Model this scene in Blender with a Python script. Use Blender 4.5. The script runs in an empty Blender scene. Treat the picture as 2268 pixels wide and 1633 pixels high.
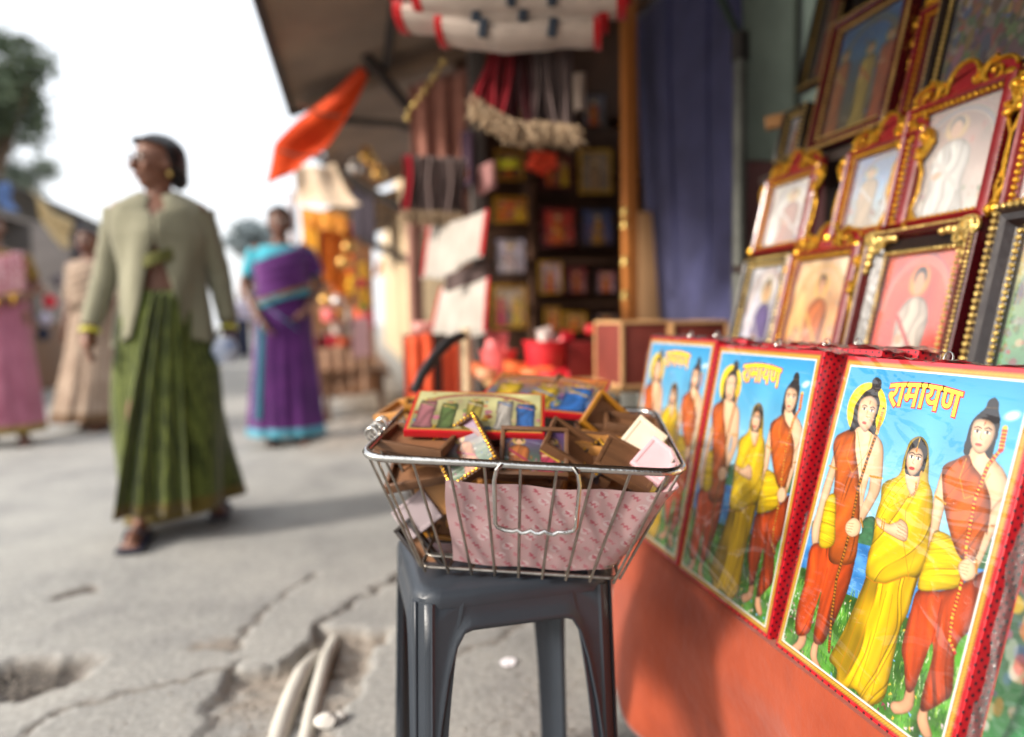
import bpy, bmesh, math, random
import numpy as np
from mathutils import Vector, Matrix, Euler

random.seed(7)
S = bpy.context.scene
COL = S.collection
R = math.radians
PI = math.pi

# ------------------------------------------------------------------ camera, sky, sun, exposure
CAM = Vector((0, 0, .83))
def _basis(yaw=12.2, pitch=4.15, roll=1.0):
    y, p, r = R(yaw), R(pitch), R(roll)
    f = Vector((math.sin(y) * math.cos(p), math.cos(y) * math.cos(p), -math.sin(p)))
    right = Vector((math.cos(y), -math.sin(y), 0))
    up = right.cross(f)
    return right * math.cos(r) - up * math.sin(r), up * math.cos(r) + right * math.sin(r), f
CR, CU, CF = _basis()
cam_d = bpy.data.cameras.new('camera')
cam_d.lens = 24.0; cam_d.sensor_width = 36.0
cam_d.clip_start = .02; cam_d.clip_end = 600
cam_d.dof.use_dof = True
cam_d.dof.focus_distance = .81
cam_d.dof.aperture_fstop = 1.45
cam_o = bpy.data.objects.new('camera', cam_d); COL.objects.link(cam_o)
cam_o.matrix_world = Matrix(((CR.x, CU.x, -CF.x, CAM.x), (CR.y, CU.y, -CF.y, CAM.y), (CR.z, CU.z, -CF.z, CAM.z), (0, 0, 0, 1)))
S.camera = cam_o

SUN_DIR = Vector((1.0, .22, -.57)).normalized()          # the way the light travels
SUN_EL = math.asin(-SUN_DIR.z)
world = bpy.data.worlds.new('World'); S.world = world; world.use_nodes = True
wn = world.node_tree.nodes; wl = world.node_tree.links
bg = wn['Background']
sky = wn.new('ShaderNodeTexSky'); sky.sky_type = 'NISHITA'; sky.sun_disc = False
sky.sun_elevation = SUN_EL
sky.sun_rotation = math.atan2(-SUN_DIR.x, -SUN_DIR.y)
sky.air_density = 1.0; sky.dust_density = 6.0; sky.ozone_density = 1.0
bg.inputs['Strength'].default_value = .15
hzc = wn.new('ShaderNodeMix'); hzc.data_type = 'RGBA'; hzc.inputs['Factor'].default_value = .72      # thin white haze over the whole sky
hzc.inputs['B'].default_value = (4.9, 5.0, 5.1, 1)
wl.new(sky.outputs['Color'], hzc.inputs['A']); wl.new(hzc.outputs['Result'], bg.inputs['Color'])
sun_d = bpy.data.lights.new('sun', 'SUN'); sun_d.energy = 2.1; sun_d.angle = R(8); sun_d.color = (1, .935, .85)
sun_o = bpy.data.objects.new('sun', sun_d); COL.objects.link(sun_o)
sun_o.rotation_euler = SUN_DIR.to_track_quat('-Z', 'Y').to_euler(); sun_o.location = (-6, 0, 6)
S.view_settings.view_transform = 'Standard'; S.view_settings.look = 'None'
S.view_settings.gamma = 1.0; S.view_settings.use_curve_mapping = False
S.view_settings.exposure = 1.22
S.render.engine = 'CYCLES'
S.cycles.max_bounces = 8; S.cycles.transparent_max_bounces = 12
S.cycles.sample_clamp_indirect = 6.0
S.cycles.use_denoising = True

# where a point seen in the photograph (2268 x 1633 px) stands in the place
def _ray(px, py): return CF + CR * ((px - 1134.) / 1512.) - CU * ((py - 816.5) / 1512.)
def at(px, py, d): return CAM + _ray(px, py) * d
def hz(px, py, z): r = _ray(px, py); return CAM + r * ((z - CAM.z) / r.z)
def hy(px, py, y): r = _ray(px, py); return CAM + r * (y / r.y)
def hx(px, py, x): r = _ray(px, py); return CAM + r * (x / r.x)

# ------------------------------------------------------------------ object helpers
def tag(o, label=None, cat=None, group=None, kind=None):
    if label: o['label'] = label
    if cat: o['category'] = cat
    if group: o['group'] = group
    if kind: o['kind'] = kind
    return o
def thing(name, label, cat, loc=(0, 0, 0), rot=(0, 0, 0), group=None):
    o = bpy.data.objects.new(name, None); COL.objects.link(o)
    o.empty_display_size = .1
    o.location = loc; o.rotation_euler = rot if not isinstance(rot, (int, float)) else (0, 0, rot)
    return tag(o, label, cat, group)
def dup(o, parent=None):
    c = o.copy(); COL.objects.link(c)
    if parent: c.parent = parent
    for ch in list(o.children): dup(ch, c)
    return c
def ob(name, me, mat=None, parent=None, loc=None, rot=None):
    o = bpy.data.objects.new(name, me); COL.objects.link(o)
    if mat is not None and not me.materials: me.materials.append(mat)
    if parent: o.parent = parent
    if loc is not None: o.location = loc
    if rot is not None: o.rotation_euler = rot
    return o

def xf(loc=(0, 0, 0), rot=(0, 0, 0), sc=(1, 1, 1)):
    return Matrix.LocRotScale(Vector(loc), Euler(rot), Vector(sc))

class MB:
    def __init__(self): self.bm = bmesh.new()
    def box(self, c, size, rot=(0, 0, 0), bev=0, taper=None):
        r = bmesh.ops.create_cube(self.bm, size=1, matrix=Matrix.Identity(4)); vs = r['verts']
        if taper:
            for v in vs:
                if v.co.z < 0: v.co.x *= taper[0]; v.co.y *= taper[1]
        bmesh.ops.transform(self.bm, matrix=xf(c, rot, size), verts=vs)
        if bev:
            es = list({e for v in vs for e in v.link_edges})
            bmesh.ops.bevel(self.bm, geom=es, offset=bev, segments=2, affect='EDGES', profile=.6)
        return self
    def ball(self, c, r, rot=(0, 0, 0), u=10, v=7):
        if isinstance(r, (int, float)): r = (r, r, r)
        bmesh.ops.create_uvsphere(self.bm, u_segments=u, v_segments=v, radius=1, matrix=xf(c, rot, r)); return self
    def ico(self, c, r, rot=(0, 0, 0), sub=1):
        if isinstance(r, (int, float)): r = (r, r, r)
        bmesh.ops.create_icosphere(self.bm, subdivisions=sub, radius=1, matrix=xf(c, rot, r)); return self
    def tube(self, pts, r, seg=8, closed=False, flat=1.0, caps=True):
        pts = [Vector(p) for p in pts]; n = len(pts)
        rr = r if isinstance(r, (list, tuple)) else [r] * n
        rings = []; prev = None
        for i, p in enumerate(pts):
            if closed: t = pts[(i + 1) % n] - pts[i - 1]
            else: t = pts[min(i + 1, n - 1)] - pts[max(i - 1, 0)]
            t = t.normalized() if t.length > 1e-9 else Vector((0, 0, 1))
            if prev is None:
                a = Vector((0, 0, 1)) if abs(t.z) < .9 else Vector((1, 0, 0))
                prev = (a - t * a.dot(t)).normalized()
            else:
                q = prev - t * prev.dot(t)
                prev = q.normalized() if q.length > 1e-6 else t.orthogonal().normalized()
            b = t.cross(prev)
            rings.append([self.bm.verts.new(p + (prev * math.cos(2 * PI * k / seg) + b * (math.sin(2 * PI * k / seg) * flat)) * rr[i]) for k in range(seg)])
        m = n if closed else n - 1
        for i in range(m):
            a, b2 = rings[i], rings[(i + 1) % n]
            for k in range(seg): self.bm.faces.new((a[k], a[(k + 1) % seg], b2[(k + 1) % seg], b2[k]))
        if caps and not closed:
            self.bm.faces.new(rings[0][::-1]); self.bm.faces.new(rings[-1])
        return self
    def lathe(self, prof, seg=16, m=Matrix.Identity(4)):
        rings = []
        for (rad, z) in prof:
            rings.append([self.bm.verts.new(m @ Vector((rad * math.cos(2 * PI * k / seg), rad * math.sin(2 * PI * k / seg), z))) for k in range(seg)])
        for a, b in zip(rings, rings[1:]):
            for k in range(seg): self.bm.faces.new((a[k], a[(k + 1) % seg], b[(k + 1) % seg], b[k]))
        self.bm.faces.new(rings[0][::-1]); self.bm.faces.new(rings[-1]); return self
    def loft(self, rings, caps=True):
        rs = [[self.bm.verts.new(Vector(p)) for p in ring] for ring in rings]
        n = len(rs[0])
        for a, b in zip(rs, rs[1:]):
            for k in range(n): self.bm.faces.new((a[k], a[(k + 1) % n], b[(k + 1) % n], b[k]))
        if caps: self.bm.faces.new(rs[0][::-1]); self.bm.faces.new(rs[-1])
        return self
    def grid(self, fn, nu, nv, closeu=False):
        vs = [[self.bm.verts.new(Vector(fn(i / nu, j / nv))) for i in range(nu + (0 if closeu else 1))] for j in range(nv + 1)]
        w = len(vs[0])
        for j in range(nv):
            for i in range(nu):
                self.bm.faces.new((vs[j][i], vs[j][(i + 1) % w], vs[j + 1][(i + 1) % w], vs[j + 1][i]))
        return self
    def prism(self, pts, m, depth):          # pts (x, z) outline extruded along local y from 0 to depth
        a = [self.bm.verts.new(m @ Vector((x, 0, z))) for x, z in pts]
        b = [self.bm.verts.new(m @ Vector((x, depth, z))) for x, z in pts]
        n = len(pts)
        self.bm.faces.new(a); self.bm.faces.new(b[::-1])
        for k in range(n): self.bm.faces.new((a[k], b[k], b[(k + 1) % n], a[(k + 1) % n]))
        return self
    def mesh(self, name, smooth=True, angle=40, weld=False):
        if weld: bmesh.ops.remove_doubles(self.bm, verts=self.bm.verts, dist=1e-5)
        bmesh.ops.recalc_face_normals(self.bm, faces=self.bm.faces)
        me = bpy.data.meshes.new(name); self.bm.to_mesh(me); self.bm.free()
        if smooth:
            me.polygons.foreach_set('use_smooth', [True] * len(me.polygons))
            me.set_sharp_from_angle(angle=R(angle))
        return me
    def build(self, name, mat, parent=None, smooth=True, angle=40, loc=None, rot=None, solid=0):
        o = ob(name, self.mesh(name, smooth, angle), mat, parent, loc, rot)
        if solid:
            md = o.modifiers.new('thickness', 'SOLIDIFY'); md.thickness = solid; md.offset = 0
        return o

# ------------------------------------------------------------------ materials
def lin(c):
    c = np.asarray(c, float) / 255.
    return np.where(c <= .04045, c / 12.92, ((c + .055) / 1.055) ** 2.4)
_mats = {}
def _tree(name):
    m = bpy.data.materials.new(name); m.use_nodes = True
    return m, m.node_tree.nodes, m.node_tree.links, m.node_tree.nodes['Principled BSDF']
def mat(name, rgb, rough=.6, var=.14, scale=9., bump=0., bscale=70., metal=0., coat=0., sheen=0., spec=.5, stretch=(1, 1, 1), rgb2=None, trans=0., detail=5):
    if name in _mats: return _mats[name]
    m, N, L, P = _tree(name)
    tc = N.new('ShaderNodeTexCoord'); mp = N.new('ShaderNodeMapping'); mp.inputs['Scale'].default_value = stretch
    L.new(tc.outputs['Object'], mp.inputs['Vector'])
    nz = N.new('ShaderNodeTexNoise'); nz.inputs['Scale'].default_value = scale; nz.inputs['Detail'].default_value = detail; nz.inputs['Roughness'].default_value = .62
    L.new(mp.outputs['Vector'], nz.inputs['Vector'])
    cr = N.new('ShaderNodeValToRGB'); c = lin(rgb); c2 = lin(rgb2) if rgb2 is not None else None
    cr.color_ramp.elements[0].position = .32; cr.color_ramp.elements[1].position = .70
    cr.color_ramp.elements[0].color = (*(c * (1 - var)), 1)
    cr.color_ramp.elements[1].color = (*(c2 if c2 is not None else np.minimum(c * (1 + var), .95)), 1)
    L.new(nz.outputs['Fac'], cr.inputs['Fac']); L.new(cr.outputs['Color'], P.inputs['Base Color'])
    P.inputs['Roughness'].default_value = rough; P.inputs['Metallic'].default_value = metal
    P.inputs['Coat Weight'].default_value = coat; P.inputs['Coat Roughness'].default_value = .06
    P.inputs['Sheen Weight'].default_value = sheen; P.inputs['Specular IOR Level'].default_value = spec
    if trans: P.inputs['Subsurface Weight'].default_value = 0
    if bump:
        n2 = N.new('ShaderNodeTexNoise'); n2.inputs['Scale'].default_value = bscale; n2.inputs['Detail'].default_value = 4
        L.new(mp.outputs['Vector'], n2.inputs['Vector'])
        bp = N.new('ShaderNodeBump'); bp.inputs['Strength'].default_value = bump; bp.inputs['Distance'].default_value = .01
        L.new(n2.outputs['Fac'], bp.inputs['Height']); L.new(bp.outputs['Normal'], P.inputs['Normal'])
    _mats[name] = m; return m
def cloth_mat(name, rgb, rgb2=None, translucent=.25, rough=.85, scale=6, var=.16, weave=260., stretch=(1, 1, 1)):
    """woven cloth that lets some light through"""
    if name in _mats: return _mats[name]
    m = mat(name, rgb, rough, var, scale, bump=.25, bscale=weave, sheen=.25, spec=.2, rgb2=rgb2, stretch=stretch)
    N = m.node_tree.nodes; L = m.node_tree.links; P = N['Principled BSDF']; out = N['Material Output']
    t = N.new('ShaderNodeBsdfTranslucent'); mx = N.new('ShaderNodeMixShader'); mx.inputs[0].default_value = translucent
    for l in P.inputs['Base Color'].links: L.new(l.from_socket, t.inputs['Color'])
    L.new(P.outputs['BSDF'], mx.inputs[1]); L.new(t.outputs['BSDF'], mx.inputs[2]); L.new(mx.outputs['Shader'], out.inputs['Surface'])
    return m
def print_mat(name, rough=.35, coat=0., wrinkle=0.):
    """a printed sheet: colour from the print's own colour layer, optional glossy film with creases"""
    m, N, L, P = _tree(name)
    at_ = N.new('ShaderNodeAttribute'); at_.attribute_name = 'ink'
    L.new(at_.outputs['Color'], P.inputs['Base Color'])
    P.inputs['Roughness'].default_value = rough; P.inputs['Coat Weight'].default_value = coat; P.inputs['Coat Roughness'].default_value = .05; P.inputs['Coat IOR'].default_value = 1.7
    if wrinkle:
        tc = N.new('ShaderNodeTexCoord'); mp = N.new('ShaderNodeMapping')
        mp.inputs['Rotation'].default_value = (0, R(38), 0); mp.inputs['Scale'].default_value = (3, 1, 9)
        L.new(tc.outputs['Object'], mp.inputs['Vector'])
        n1 = N.new('ShaderNodeTexNoise'); n1.inputs['Scale'].default_value = 1.6; n1.inputs['Detail'].default_value = 3; n1.inputs['Distortion'].default_value = .8
        L.new(mp.outputs['Vector'], n1.inputs['Vector'])
        rg = N.new('ShaderNodeMath'); rg.operation = 'PINGPONG'; rg.inputs[1].default_value = .5
        ml = N.new('ShaderNodeMath'); ml.operation = 'MULTIPLY'; ml.inputs[1].default_value = 4
        L.new(n1.outputs['Fac'], ml.inputs[0]); L.new(ml.outputs[0], rg.inputs[0])
        bp = N.new('ShaderNodeBump'); bp.inputs['Strength'].default_value = wrinkle; bp.inputs['Distance'].default_value = .012
        L.new(rg.outputs[0], bp.inputs['Height']); L.new(bp.outputs['Normal'], P.inputs['Coat Normal'])
    return m
def dotted_mat(name, base, dot, cell=.012, rad=.26, rough=.4, coat=.5):
    """paper printed with a grid of small marks"""
    m, N, L, P = _tree(name)
    tc = N.new('ShaderNodeTexCoord')
    sx = N.new('ShaderNodeSeparateXYZ'); L.new(tc.outputs['Object'], sx.inputs[0])
    ad = N.new('ShaderNodeMath'); ad.operation = 'ADD'; L.new(sx.outputs['X'], ad.inputs[0]); L.new(sx.outputs['Y'], ad.inputs[1])
    cb = N.new('ShaderNodeCombineXYZ'); L.new(ad.outputs[0], cb.inputs['X']); L.new(sx.outputs['Z'], cb.inputs['Y'])
    mp = N.new('ShaderNodeMapping'); mp.inputs['Rotation'].default_value = (0, 0, R(45)); mp.inputs['Scale'].default_value = (1 / cell,) * 3
    L.new(cb.outputs[0], mp.inputs['Vector'])
    fr = N.new('ShaderNodeVectorMath'); fr.operation = 'FRACTION'; L.new(mp.outputs[0], fr.inputs[0])
    sb = N.new('ShaderNodeVectorMath'); sb.operation = 'SUBTRACT'; sb.inputs[1].default_value = (.5, .5, 0); L.new(fr.outputs[0], sb.inputs[0])
    ml = N.new('ShaderNodeVectorMath'); ml.operation = 'MULTIPLY'; ml.inputs[1].default_value = (1, 1, 0); L.new(sb.outputs[0], ml.inputs[0])
    ln = N.new('ShaderNodeVectorMath'); ln.operation = 'LENGTH'; L.new(ml.outputs[0], ln.inputs[0])
    lt = N.new('ShaderNodeMath'); lt.operation = 'LESS_THAN'; lt.inputs[1].default_value = rad; L.new(ln.outputs['Value'], lt.inputs[0])
    nz = N.new('ShaderNodeTexNoise'); nz.inputs['Scale'].default_value = 30; L.new(tc.outputs['Object'], nz.inputs['Vector'])
    c0 = N.new('ShaderNodeMix'); c0.data_type = 'RGBA'; c0.inputs['A'].default_value = (*lin(base), 1); c0.inputs['B'].default_value = (*(lin(base) * .72), 1)
    L.new(nz.outputs['Fac'], c0.inputs['Factor'])
    mx = N.new('ShaderNodeMix'); mx.data_type = 'RGBA'; mx.inputs['B'].default_value = (*lin(dot), 1)
    L.new(lt.outputs[0], mx.inputs['Factor']); L.new(c0.outputs['Result'], mx.inputs['A']); L.new(mx.outputs['Result'], P.inputs['Base Color'])
    P.inputs['Roughness'].default_value = rough; P.inputs['Coat Weight'].default_value = coat
    n2 = N.new('ShaderNodeTexNoise'); n2.inputs['Scale'].default_value = 45; L.new(tc.outputs['Object'], n2.inputs['Vector'])
    bp = N.new('ShaderNodeBump'); bp.inputs['Strength'].default_value = .5; bp.inputs['Distance'].default_value = .004
    L.new(n2.outputs['Fac'], bp.inputs['Height']); L.new(bp.outputs['Normal'], P.inputs['Coat Normal'])
    return m
def pane_mat(name, tint=(1, 1, 1), ior=1.5, bump=0., haze=.0, rough=.02):
    """thin clear sheet (glass pane or film): see-through with a real mirror reflection"""
    m, N, L, P = _tree(name); out = N['Material Output']
    tr = N.new('ShaderNodeBsdfTransparent'); tr.inputs['Color'].default_value = (*tint, 1)
    gl = N.new('ShaderNodeBsdfGlossy'); gl.inputs['Roughness'].default_value = rough
    fz = N.new('ShaderNodeFresnel'); fz.inputs['IOR'].default_value = ior
    mx = N.new('ShaderNodeMixShader'); L.new(fz.outputs[0], mx.inputs[0]); L.new(tr.outputs[0], mx.inputs[1]); L.new(gl.outputs[0], mx.inputs[2])
    last = mx
    if haze:
        df = N.new('ShaderNodeBsdfDiffuse'); df.inputs['Color'].default_value = (.8, .8, .8, 1)
        m2 = N.new('ShaderNodeMixShader'); m2.inputs[0].default_value = haze
        L.new(mx.outputs[0], m2.inputs[1]); L.new(df.outputs[0], m2.inputs[2]); last = m2
    if bump:
        tc = N.new('ShaderNodeTexCoord'); n1 = N.new('ShaderNodeTexNoise'); n1.inputs['Scale'].default_value = 55; n1.inputs['Detail'].default_value = 3; n1.inputs['Distortion'].default_value = 1
        L.new(tc.outputs['Object'], n1.inputs['Vector'])
        bp = N.new('ShaderNodeBump'); bp.inputs['Strength'].default_value = bump; bp.inputs['Distance'].default_value = .01
        L.new(n1.outputs['Fac'], bp.inputs['Height'])
        L.new(bp.outputs['Normal'], gl.inputs['Normal']); L.new(bp.outputs['Normal'], fz.inputs['Normal'])
    L.new(last.outputs[0], out.inputs['Surface'])
    return m

WOOD = mat('brown wood', (98, 66, 42), .5, .3, 7, .15, 40, stretch=(1, 1, 8))
TAN = mat('tan wood', (176, 122, 62), .5, .22, 9, .12, 50)
GOLD = mat('gold paint', (212, 160, 52), .28, .25, 22, .35, 90, metal=.85)
GOLDY = mat('pale gold foil', (205, 176, 105), .3, .25, 30, .4, 120, metal=.8)
REDLAC = mat('red lacquer', (112, 10, 18), .38, .25, 14, .08, 60, coat=.2)
MAROON = mat('maroon lacquer', (74, 14, 20), .25, .25, 14, .08, 60, coat=.5)
BLACKW = mat('black brown wood', (30, 20, 18), .3, .3, 14, .12, 60, coat=.3)
CHROME = mat('worn chrome', (196, 194, 190), .2, .2, 40, .08, 200, metal=1)
STEEL = mat('dull steel wire', (150, 144, 136), .34, .22, 60, .1, 260, metal=1)
GLASS = pane_mat('picture glass', ior=2.3, rough=.08, haze=.05)
GLASS_GLARE = pane_mat('picture glass with painted glare', ior=2.3, rough=.10, haze=.24)  # diffuse white mixed in as painted sky glare; GLASS carries a little
FILM = pane_mat('crumpled clear film', ior=1.45, bump=.9, haze=.10, rough=.08)
PRINT = print_mat('printed paper', .45)
PRINTF = print_mat('printed board under film', .4, coat=1., wrinkle=.32)
DARK = mat('dark stained wood', (44, 32, 26), .6, .3, 10, .15, 50)
IRON = mat('dark iron', (52, 48, 46), .5, .25, 20, .1, 120, metal=.4)
SKIN = mat('brown skin', (116, 76, 57), .55, .1, 16, .05, 200)
HAIR = mat('black hair', (22, 18, 18), .35, .3, 40, .3, 160)

# ------------------------------------------------------------------ prints: flat pictures painted as a colour layer on a fine sheet
def blur(a, r):
    if r < 1: return a
    for ax in (0, 1):
        p = np.pad(a, [(r + 1, r) if k == ax else (0, 0) for k in range(a.ndim)], mode='edge')
        c = np.cumsum(p, axis=ax)
        n = a.shape[ax]
        hi = np.take(c, np.arange(2 * r + 1, 2 * r + 1 + n), axis=ax); lo = np.take(c, np.arange(0, n), axis=ax)
        a = (hi - lo) / (2 * r + 1)
    return a
def smooth_noise(rng, h, w, cells):
    ch = max(2, int(cells * h / w)); g = rng.random((ch + 2, cells + 2))
    y = np.linspace(0, ch, h); x = np.linspace(0, cells, w)
    yi = y.astype(int); xi = x.astype(int); fy = (y - yi)[:, None]; fx = (x - xi)[None, :]
    fy = fy * fy * (3 - 2 * fy); fx = fx * fx * (3 - 2 * fx)
    a = g[yi][:, xi]; b = g[yi][:, xi + 1]; c = g[yi + 1][:, xi]; d = g[yi + 1][:, xi + 1]
    return (a * (1 - fx) + b * fx) * (1 - fy) + (c * (1 - fx) + d * fx) * fy
def spline(pts, n=4):
    P = np.asarray(pts, float); out = []
    m = len(P)
    for i in range(m):
        a, b, c, d = P[i - 1], P[i], P[(i + 1) % m], P[(i + 2) % m]
        for k in range(n):
            t = k / n
            out.append(.5 * ((2 * b) + (c - a) * t + (2 * a - 5 * b + 4 * c - d) * t * t + (3 * b - a - 3 * c + d) * t ** 3))
    return np.array(out)
class Canvas:
    """u, v run 0..1000 from the top left corner"""
    def __init__(s, w, h, nx, ny, ss=2, seed=1, ext=(0, 1000, 0, 1000)):
        s.w, s.h, s.nx, s.ny, s.ss = w, h, nx, ny, ss
        s.u = np.linspace(ext[0], ext[1], nx * ss); s.v = np.linspace(ext[2], ext[3], ny * ss)
        s.U, s.V = np.meshgrid(s.u, s.v); s.img = np.ones((ny * ss, nx * ss, 3)) * 200.
        s.rng = np.random.default_rng(seed); s.asp = h / w
    def mask(s, pts):
        P = np.asarray(pts, float)
        j0, j1 = np.searchsorted(s.u, [P[:, 0].min(), P[:, 0].max()]); i0, i1 = np.searchsorted(s.v, [P[:, 1].min(), P[:, 1].max()])
        m = np.zeros(s.U.shape, bool)
        if j1 <= j0 or i1 <= i0: return m.astype(float)
        X, Y = s.U[i0:i1, j0:j1], s.V[i0:i1, j0:j1]; ins = np.zeros(X.shape, bool)
        for (x1, y1), (x2, y2) in zip(P, np.roll(P, -1, 0)):
            if y1 == y2: continue
            c = ((y1 > Y) != (y2 > Y)) & (X < (x2 - x1) * (Y - y1) / (y2 - y1) + x1)
            ins ^= c
        m[i0:i1, j0:j1] = ins
        return m.astype(float)
    def put(s, m, col, a=1.):
        col = np.asarray(col, float)
        s.img += (m * a)[..., None] * (col - s.img)
    def poly(s, pts, col, curve=True, edge=0., folds=None, dark=.55, a=1., line=None):
        P = spline(pts) if curve else np.asarray(pts, float)
        m = s.mask(P); c = np.broadcast_to(np.asarray(col, float), s.img.shape).copy()
        if edge:
            b = blur(m, max(2, int(edge * s.nx * s.ss / 1000)))
            wide = blur(m, max(3, int(2.6 * edge * s.nx * s.ss / 1000)))
            c *= ((dark + (1 - dark) * np.clip((b - .42) * 1.9, 0, 1)) * (.86 + .26 * np.clip((wide - .35) * 1.5, 0, 1)))[..., None]
        if folds:
            fr, amp, ang, ph = folds
            q = (s.U * math.cos(ang) + s.V * s.asp * math.sin(ang)) / 1000.
            wob = smooth_noise(s.rng, *s.U.shape, 6)
            f = np.sin(2 * PI * fr * q + ph + 5 * wob) * .6 + np.sin(2 * PI * fr * 2.3 * q + 9 * wob) * .4
            c *= (1 - amp + amp * f)[..., None]
            # crease lines that wander with the drape, a dark line with a pale lip
            p_ = (-s.U * math.sin(ang) + s.V * s.asp * math.cos(ang)) / 1000.
            g1 = s.rng.random(400); xx = (q + .10 * wob + .05 * np.sin(4 * p_ + ph)) * fr * 4.0 + 60; i0 = np.floor(xx).astype(int) % 399; fx = xx - np.floor(xx); fx = fx * fx * (3 - 2 * fx)
            nv = g1[i0] * (1 - fx) + g1[i0 + 1] * fx
            gate = np.clip(smooth_noise(s.rng, *s.U.shape, 9) * 2.4 - .55, 0, 1)
            c *= (1 - .42 * gate * np.exp(-((nv - .5) / .055) ** 2) + .16 * gate * np.exp(-((nv - .62) / .06) ** 2))[..., None]
        x0_, x1_ = P[:, 0].min(), P[:, 0].max()
        if edge: c *= (1.07 - .20 * np.clip((s.U - x0_) / (x1_ - x0_ + 1e-6), 0, 1))[..., None]
        if line is not None:
            b = blur(m, max(1, int(2.2 * s.nx * s.ss / 1000)))
            s.put(np.clip(b * 2.2, 0, 1), line, .5)
        s.img += (m * a)[..., None] * (np.clip(c, 0, 255) - s.img)
    def ell(s, cx, cy, rx, ry, col, rot=0., a=1., soft=0.):
        dx, dy = s.U - cx, (s.V - cy)
        c, q = math.cos(rot), math.sin(rot)
        d = ((dx * c + dy * q) / rx) ** 2 + ((-dx * q + dy * c) / ry) ** 2
        m = (d < 1).astype(float) if not soft else np.clip((1 - d) / soft, 0, 1)
        s.put(m, col, a)
    def line(s, pts, wd, col, a=1., dash=None, col2=None):
        for (x1, y1), (x2, y2) in zip(pts, pts[1:]):
            j0, j1 = np.searchsorted(s.u, [min(x1, x2) - wd, max(x1, x2) + wd]); i0, i1 = np.searchsorted(s.v, [min(y1, y2) - wd, max(y1, y2) + wd])
            if j1 <= j0 or i1 <= i0: continue
            X, Y = s.U[i0:i1, j0:j1], s.V[i0:i1, j0:j1]
            dx, dy = x2 - x1, (y2 - y1) * s.asp; l2 = dx * dx + dy * dy + 1e-9
            t = np.clip(((X - x1) * dx + (Y - y1) * s.asp * dy) / l2, 0, 1)
            d = np.hypot(X - x1 - t * dx, (Y - y1) * s.asp - t * dy)
            m = (d < wd / 2).astype(float)
            cc = np.asarray(col, float)
            s.img[i0:i1, j0:j1] += (m * a)[..., None] * (cc - s.img[i0:i1, j0:j1])
            if dash:
                k = ((t * math.sqrt(l2)) % dash < dash * .4) & (m > 0)
                s.img[i0:i1, j0:j1][k] = np.asarray(col2, float)
    def mesh(s, name):
        a = s.img.reshape(s.ny, s.ss, s.nx, s.ss, 3).mean((1, 3))
        nx, ny = s.nx, s.ny
        xs = np.linspace(-s.w / 2, s.w / 2, nx); zs = np.linspace(s.h, 0, ny)
        X, Z = np.meshgrid(xs, zs)
        co = np.stack([X, np.zeros_like(X), Z], -1).reshape(-1, 3)
        i = np.arange((ny - 1) * (nx - 1)); r, c = i // (nx - 1), i % (nx - 1); b = r * nx + c
        f = np.stack([b, b + nx, b + nx + 1, b + 1], 1)
        me = bpy.data.meshes.new(name)
        me.vertices.add(len(co)); me.vertices.foreach_set('co', co.ravel())
        me.loops.add(f.size); me.loops.foreach_set('vertex_index', f.ravel().astype(np.int32))
        me.polygons.add(len(f)); me.polygons.foreach_set('loop_start', (np.arange(len(f)) * 4).astype(np.int32))
        me.update(calc_edges=True)
        at_ = me.color_attributes.new('ink', 'FLOAT_COLOR', 'POINT')
        rgba = np.ones((nx * ny, 4), np.float32); rgba[:, :3] = (lin(np.clip(a, 0, 255)) * .66).reshape(-1, 3)
        at_.data.foreach_set('color', rgba.ravel())
        return me

def flowers(c, n, box, cols, r=4):
    for _ in range(n):
        x, y = c.rng.uniform(box[0], box[1]), c.rng.uniform(box[2], box[3]); k = cols[int(c.rng.integers(len(cols)))]
        for q in range(4):
            c.line([(x, y), (x + c.rng.uniform(-r, r) * 1.6, y + c.rng.uniform(-r, r))], r * .9, k)
def grass(c, n, box, cols, l=22):
    for _ in range(n):
        x, y = c.rng.uniform(box[0], box[1]), c.rng.uniform(box[2], box[3]); k = cols[int(c.rng.integers(len(cols)))]
        dx = c.rng.uniform(-9, 9)
        c.line([(x, y), (x + dx * .4, y - l * .5), (x + dx, y - l * c.rng.uniform(.7, 1.1))], 2.4, k)

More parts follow.
